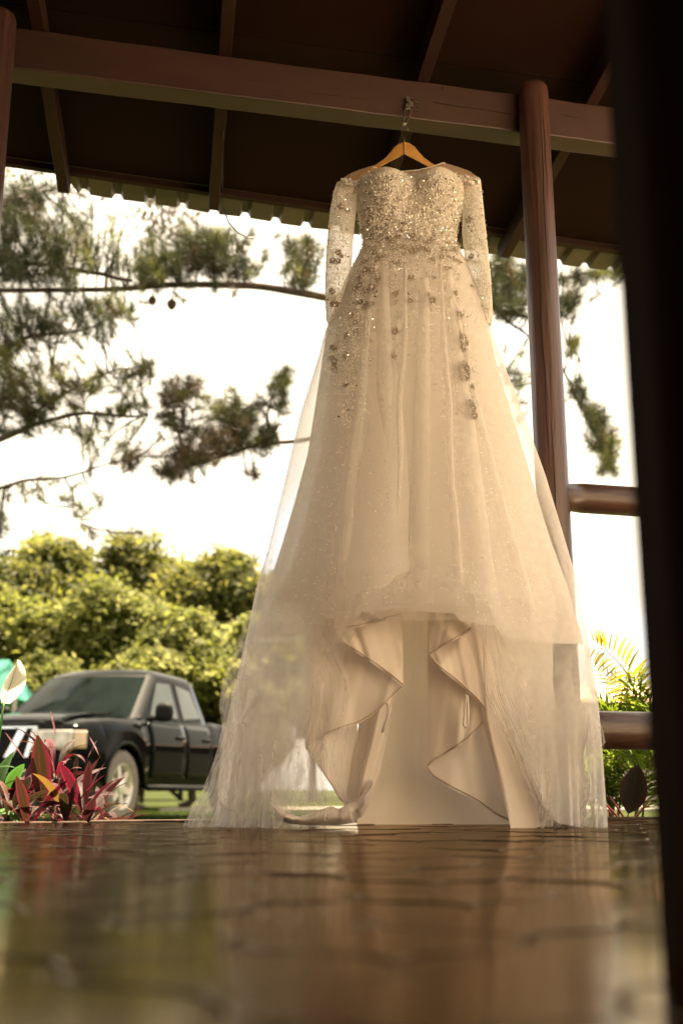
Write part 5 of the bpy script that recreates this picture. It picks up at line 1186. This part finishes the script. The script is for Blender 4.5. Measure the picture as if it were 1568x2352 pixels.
mS = [leaf_mat('shrub_leaf', (.115, .13, .022), (.095, .11, .019), trans=.5, rand=0, tcol=(.195, .215, .06)), leaf_mat('shrub_leaf_light', (.135, .135, .026), (.11, .115, .022), trans=.55, rand=0, tcol=(.285, .29, .10)), leaf_mat('shrub_leaf_dark', (.08, .095, .016), (.065, .08, .013), trans=.5, rand=0, tcol=(.20, .22, .035))]
def far_tree(px, ty, wpx, Y, lab, seed):
    p = atY(px, ty, Y); sc = np.linalg.norm(p) / FPX; tree('broadleaf_tree', lab, 'tree', 'broadleaf trees in the distance', (p[0], Y, GZ), p[2], wpx * sc * .58, 190, .15, mF, 20000, seed, low=.52, cs=(.16, .34), lobes=7)
far_tree(-30, 1270, 230, 40, 'broad green tree cut off by the left edge behind the shrubs', 80)
far_tree(112, 1222, 230, 42, 'spreading green tree above the truck, second from the left edge', 81)
far_tree(312, 1211, 235, 43, 'tallest rounded green tree in the middle of the far row', 82)
far_tree(520, 1252, 235, 41, 'pale green far tree touching the left outline of the skirt', 83)
far_tree(720, 1330, 260, 44, 'far green tree hidden behind the skirt', 84)
def shrub(px, ty, wpx, Y, lab, seed, n=30):
    p = atY(px, ty, Y); sc = np.linalg.norm(p) / FPX; tree('leafy_shrub', lab, 'shrub', 'yellow green shrubs behind the truck', (p[0], Y, GZ), p[2], wpx * sc / 2, n * 11, .08, mS, 32000, seed, low=.05, trunk_r=.10, cs=(.10, .24), lobes=8)
shrub(20, 1340, 330, 24, 'yellow green shrub at the left edge above the windscreen', 90)
shrub(235, 1318, 400, 23, 'largest yellow green shrub in front of the far trees', 91, 36)
shrub(430, 1372, 330, 22, 'yellow green shrub above the truck bed beside the skirt', 92)
shrub(590, 1392, 330, 23.5, 'yellow green shrub partly behind the left side of the skirt', 93)
shrub(340, 1470, 300, 20.5, 'low dense shrub close behind the truck cab', 94, 24)
shrub(560, 1520, 260, 21, 'low shrub behind the tail of the truck', 95, 22)
shrub(110, 1480, 300, 20.8, 'low shrub behind the windscreen of the truck', 96, 22)

# ---- pines: branches reach in over the view
m_needle = [leaf_mat('pine_needle', (.050, .056, .022), (.036, .042, .016), trans=.3, rand=0, rough=.5), leaf_mat('pine_needle_light', (.13, .13, .035), (.09, .10, .026), trans=.45, rand=0, rough=.5), leaf_mat('pine_needle_brown', (.085, .06, .035), (.06, .045, .025), trans=.3, rand=0, rough=.5)]
m_pbark = simple('dark_pine_bark', (.075, .05, .036), (.04, .028, .02), rough=.9, scale=14, stretch=(1, 1, 1), bmp=.008)
def curve_pts(L, n=26):
    P = np.array(L, float); s = np.linspace(0, 1, len(P)); t = np.linspace(0, 1, n); Q = np.stack([np.interp(t, s, P[:, k]) for k in range(3)], -1)
    for _ in range(2): Q[1:-1] = (Q[:-2] + 2 * Q[1:-1] + Q[2:]) / 4
    return Q
def pine(e, branches, blobs, nlen=.135):
    allp = []
    for (L, r0, r1) in branches:
        Q = curve_pts([atY(x, y, Y) for x, y, Y in L]); n = len(Q); Q = Q + np.stack([.012 * smoothnoise(np.linspace(0, 9, n), k + int(L[0][1])) for k in range(3)], -1)
        mb = MB(); mb.tube(Q, np.linspace(r0, r1, n), 8); mb.build('branch', m_pbark, e, smooth=True); allp.append(Q)
    allp = np.vstack(allp); V = []; mi = []; tw = MB()
    for (cx, cy, rx, ry, n, mm, Y) in blobs:
        n = int(n * 1.5)
        for k in range(n):
            x, y = cx + rng.normal(0, rx * .55), cy + rng.normal(0, ry * .55); tip = atY(x, y, Y + rng.normal(0, .35)); dd = np.linalg.norm(allp - tip, axis=1); b = allp[dd.argmin()]
            mid = (tip + b) / 2 + np.array([0, 0, -.04]) * min(1, dd.min()) + rng.normal(0, .03, 3)
            if k % 2 == 0 and dd.min() < .8: tw.tube(curve_pts([b, mid, tip], 6), np.linspace(.0075, .003, 6), 4)
            d = tip - mid; d /= np.linalg.norm(d) + 1e-6; m = int(rng.integers(60, 92)); f = rng.uniform(-.14, .02, m)[:, None]; nd = d * .55 + rng.normal(0, .55, (m, 3)) + np.array([0, 0, .12]); nd /= np.linalg.norm(nd, axis=1, keepdims=True)
            base = tip + d * f; L_ = nlen * rng.uniform(.6, 1.15, m)[:, None]; sd = np.cross(nd, rng.normal(0, 1, (m, 3))); sd /= np.linalg.norm(sd, axis=1, keepdims=True); w = .0021
            V.append(np.stack([base - sd * w, base + sd * w, base + nd * L_], 1)); q = mm if rng.random() < .75 else int(rng.integers(0, 3)); mi.append(np.full(m, q))
    V = np.concatenate(V).reshape(-1, 3); n = len(V) // 3
    o = obj('needles', np_mesh('needles', V, np.arange(3 * n).reshape(-1, 3), m_needle, np.concatenate(mi)), e); o['kind'] = 'stuff'
    o = tw.build('twigs', m_pbark, e); o['kind'] = 'stuff'
PA = empty('pine_tree', (-4.6, 9.2, GZ)); tag(PA, 'dark pine reaching in from outside the left edge', 'tree')
mb = MB(); mb.tube(curve_pts([(-4.6, 9.2, GZ), (-4.55, 9.25, 2.5), (-4.7, 9.2, 5), (-4.6, 9.1, 9)]), np.linspace(.17, .05, 26), 10); mb.build('trunk', m_pbark, PA, smooth=True)
pine(PA, [([(-330, 560, 9.2), (-100, 560, 9.0), (0, 593, 8.9), (150, 616, 8.9), (240, 632, 9.0), (300, 645, 9.0)], .030, .018),
          ([(-330, 1160, 9.2), (-120, 1060, 9.0), (0, 1006, 8.8), (60, 985, 8.8), (145, 951, 8.7), (210, 946, 8.7), (300, 956, 8.7), (340, 952, 8.6)], .034, .007),
          ([(60, 985, 8.8), (100, 930, 8.7), (170, 890, 8.7), (260, 850, 8.6), (345, 838, 8.6)], .014, .004),
          ([(-330, 1200, 9.3), (-100, 1140, 9.1), (0, 1121, 9.0), (80, 1100, 9.0), (145, 1096, 9.0), (220, 1072, 9.0), (290, 1060, 9.0)], .020, .005),
          ([(145, 1096, 9.0), (165, 1125, 9.0), (168, 1170, 9.0), (190, 1202, 9.0)], .008, .003),
          ([(-330, 900, 9.2), (-60, 820, 9.0), (0, 802, 8.9), (90, 765, 8.9), (200, 760, 8.8), (280, 715, 8.8)], .022, .006),
          ([(-330, 500, 9.2), (-50, 470, 9.0), (60, 450, 8.9), (150, 430, 8.8)], .022, .008)],
     [(70, 470, 110, 80, 75, 0, 8.9), (30, 580, 70, 70, 40, 0, 8.9), (140, 560, 90, 60, 45, 0, 9.0), (230, 540, 60, 50, 12, 1, 8.9), (70, 630, 110, 30, 32, 0, 8.9),
      (60, 720, 110, 55, 42, 0, 8.9), (180, 735, 110, 45, 34, 0, 8.8), (250, 710, 40, 40, 10, 1, 8.8), (50, 870, 80, 60, 40, 1, 8.8), (60, 940, 90, 55, 48, 0, 8.8), (150, 900, 60, 45, 14, 1, 8.7), (30, 800, 50, 30, 12, 1, 8.9),
      (260, 880, 80, 40, 14, 1, 8.6), (330, 845, 25, 20, 7, 1, 8.6), (230, 1010, 100, 50, 16, 1, 8.9), (280, 1060, 60, 40, 10, 2, 9.0), (80, 1120, 70, 30, 6, 1, 9.0), (200, 1160, 50, 50, 6, 1, 9.0), (0, 1210, 20, 60, 8, 0, 9.0), (240, 1220, 90, 20, 3, 2, 9.0), (300, 940, 60, 30, 9, 1, 8.6)])
PT = empty('pine_tree', (-8.2, 18.0, GZ)); tag(PT, 'added tall pine, out of view far left, whose crown darkens the windscreen reflection', 'tree')
mb = MB(); mb.tube(curve_pts([(-8.2, 18, GZ), (-8.1, 18, 5), (-7.6, 17.6, 10), (-7.0, 17.2, 14)]), np.linspace(.26, .06, 26), 10); mb.build('trunk', m_pbark, PT, smooth=True)
cl_ = [(np.array([rng.normal(-6.4, 2.6), rng.normal(16.8, 2.4), rng.uniform(12.5, 15.5)]), rng.uniform(.6, 1.0), 1.0) for _ in range(150)]  # unseen crown set where the windscreen's reflection points, to darken it
crown_leaves(cl_, 330, .085, m_needle, 'crown', PT)
PB = empty('pine_tree', (.62, 9.6, GZ)); tag(PB, 'dark pine behind the dress with a long bare branch reaching left', 'tree')
mb = MB(); mb.tube(curve_pts([(.62, 9.6, GZ), (.64, 9.6, 2.5), (.60, 9.55, 5), (.66, 9.5, 9)]), np.linspace(.15, .05, 26), 10); mb.build('trunk', m_pbark, PB, smooth=True)
pine(PB, [([(950, 740, 9.55), (850, 705, 9.3), (750, 683, 9.0), (640, 664, 9.0), (560, 655, 9.0), (425, 651, 9.0), (300, 661, 9.0), (150, 665, 9.0), (-60, 668, 9.0)], .042, .020),
          ([(950, 1000, 9.55), (800, 995, 9.3), (675, 1013, 9.0), (600, 1020, 9.0), (525, 1042, 9.0), (440, 1066, 8.9), (390, 1090, 8.9)], .024, .008),
          ([(640, 1012, 9.0), (610, 960, 9.0), (625, 910, 9.0), (655, 862, 8.9)], .012, .004), ([(440, 1066, 8.9), (415, 1020, 8.9), (395, 950, 8.9), (430, 890, 8.8)], .012, .005), ([(560, 1030, 9.0), (550, 960, 8.9), (555, 930, 8.9)], .010, .004),
          ([(560, 655, 9.0), (580, 610, 9.0), (560, 590, 9.0), (480, 585, 9.0)], .010, .005), ([(700, 672, 9.0), (680, 640, 9.0), (690, 590, 9.0)], .010, .004), ([(590, 658, 9.0), (550, 628, 9.0), (520, 625, 9.0)], .006, .003),
          ([(960, 640, 9.55), (1060, 690, 9.3), (1130, 705, 9.1), (1200, 728, 9.1), (1240, 730, 9.1)], .026, .012), ([(1130, 705, 9.1), (1165, 735, 9.0), (1210, 768, 9.0), (1250, 790, 9.0)], .014, .008),
          ([(960, 560, 9.55), (1120, 610, 9.3), (1240, 650, 9.0), (1300, 640, 8.9), (1350, 626, 8.9), (1420, 628, 8.9)], .024, .006), ([(1250, 790, 9.0), (1290, 845, 8.9), (1320, 900, 8.9), (1345, 970, 8.9), (1400, 1030, 8.8)], .012, .004), ([(1240, 650, 9.0), (1285, 705, 8.9), (1300, 790, 8.9), (1330, 820, 8.9)], .010, .004)],
     [(430, 590, 130, 55, 110, 0, 9.0), (350, 620, 70, 30, 30, 0, 9.0), (480, 560, 80, 40, 45, 0, 9.0), (540, 620, 40, 30, 14, 0, 9.0), (695, 590, 55, 45, 34, 0, 9.0), (690, 640, 30, 25, 9, 0, 9.0),
      (500, 1000, 90, 50, 48, 2, 8.9), (430, 1050, 60, 40, 32, 2, 8.9), (400, 930, 40, 60, 22, 2, 8.9), (435, 890, 25, 30, 10, 2, 8.8), (550, 950, 45, 45, 24, 0, 8.9), (560, 1010, 60, 25, 16, 0, 9.0), (640, 905, 28, 50, 14, 0, 8.9), (655, 870, 14, 22, 5, 1, 8.9), (395, 1085, 35, 15, 10, 2, 8.9), (585, 1092, 25, 8, 3, 2, 8.9), (490, 930, 40, 30, 10, 1, 8.9), (610, 1000, 25, 30, 8, 0, 9.0),
      (1160, 640, 55, 55, 55, 0, 9.1), (1180, 700, 45, 40, 24, 0, 9.0), (1320, 645, 50, 20, 12, 0, 8.9), (1400, 628, 40, 14, 12, 0, 8.9), (1310, 700, 28, 30, 12, 0, 8.9), (1310, 800, 18, 24, 5, 1, 8.9), (1318, 905, 22, 28, 9, 0, 8.9), (1365, 965, 30, 35, 18, 0, 8.9), (1388, 1020, 34, 45, 22, 1, 8.8), (1395, 1080, 20, 20, 6, 1, 8.8), (1180, 880, 35, 60, 10, 1, 8.9)])
m_cone = simple('pine_cone', (.10, .06, .035), (.06, .038, .022), rough=.8, scale=40)
for (x, y, s) in ((350, 690, .034), (394, 699, .04)):
    p = atY(x, y, 8.9); mb = MB()
    for k in range(9):
        f = k / 8; rr = s * math.sin(math.pi * (f * .8 + .15)) * .85
        for q in range(7):
            a = q * .898 + k * .5; mb.box(p + np.array([rr * math.cos(a), rr * math.sin(a), s * (1 - 2 * f)]), (s * .42, s * .35, s * .14), Matrix.Rotation(a, 4, 'Z') @ Matrix.Rotation(.5, 4, 'Y'))
    mb.lathe([(0, -s), (s * .5, -s * .6), (s * .8, 0), (s * .6, s * .6), (0, s)], p, (0, 0, 1), 12); o = mb.build('pine_cone', m_cone, PB); mb = MB(); mb.tube([p + np.array([0, 0, s]), p + np.array([.01, 0, s + .12])], .006, 5); mb.build('cone_stalk', m_pbark, o)

# shrubs added out of view on the right for the truck's side to reflect
for k, (x, y, h_, rd) in enumerate(((10.5, 9, 3.2, 1.5), (12, 12, 3.6, 1.7), (13.5, 15.5, 3.4, 1.6), (9.5, 6.2, 2.6, 1.2))):
    tree('reflected_shrub', ['added shrub first along the yard, for the truck to mirror', 'tall added shrub second along the yard, for the truck to mirror', 'added shrub third along the yard, for the truck to mirror', 'small added shrub nearest the yard corner, for the truck to mirror'][k], 'shrub', 'shrubs added out of view for the truck to mirror', (x, y, GZ), GZ + h_, rd, 70, .12, mF, 2600, 300 + k, low=.05, trunk_r=.09)
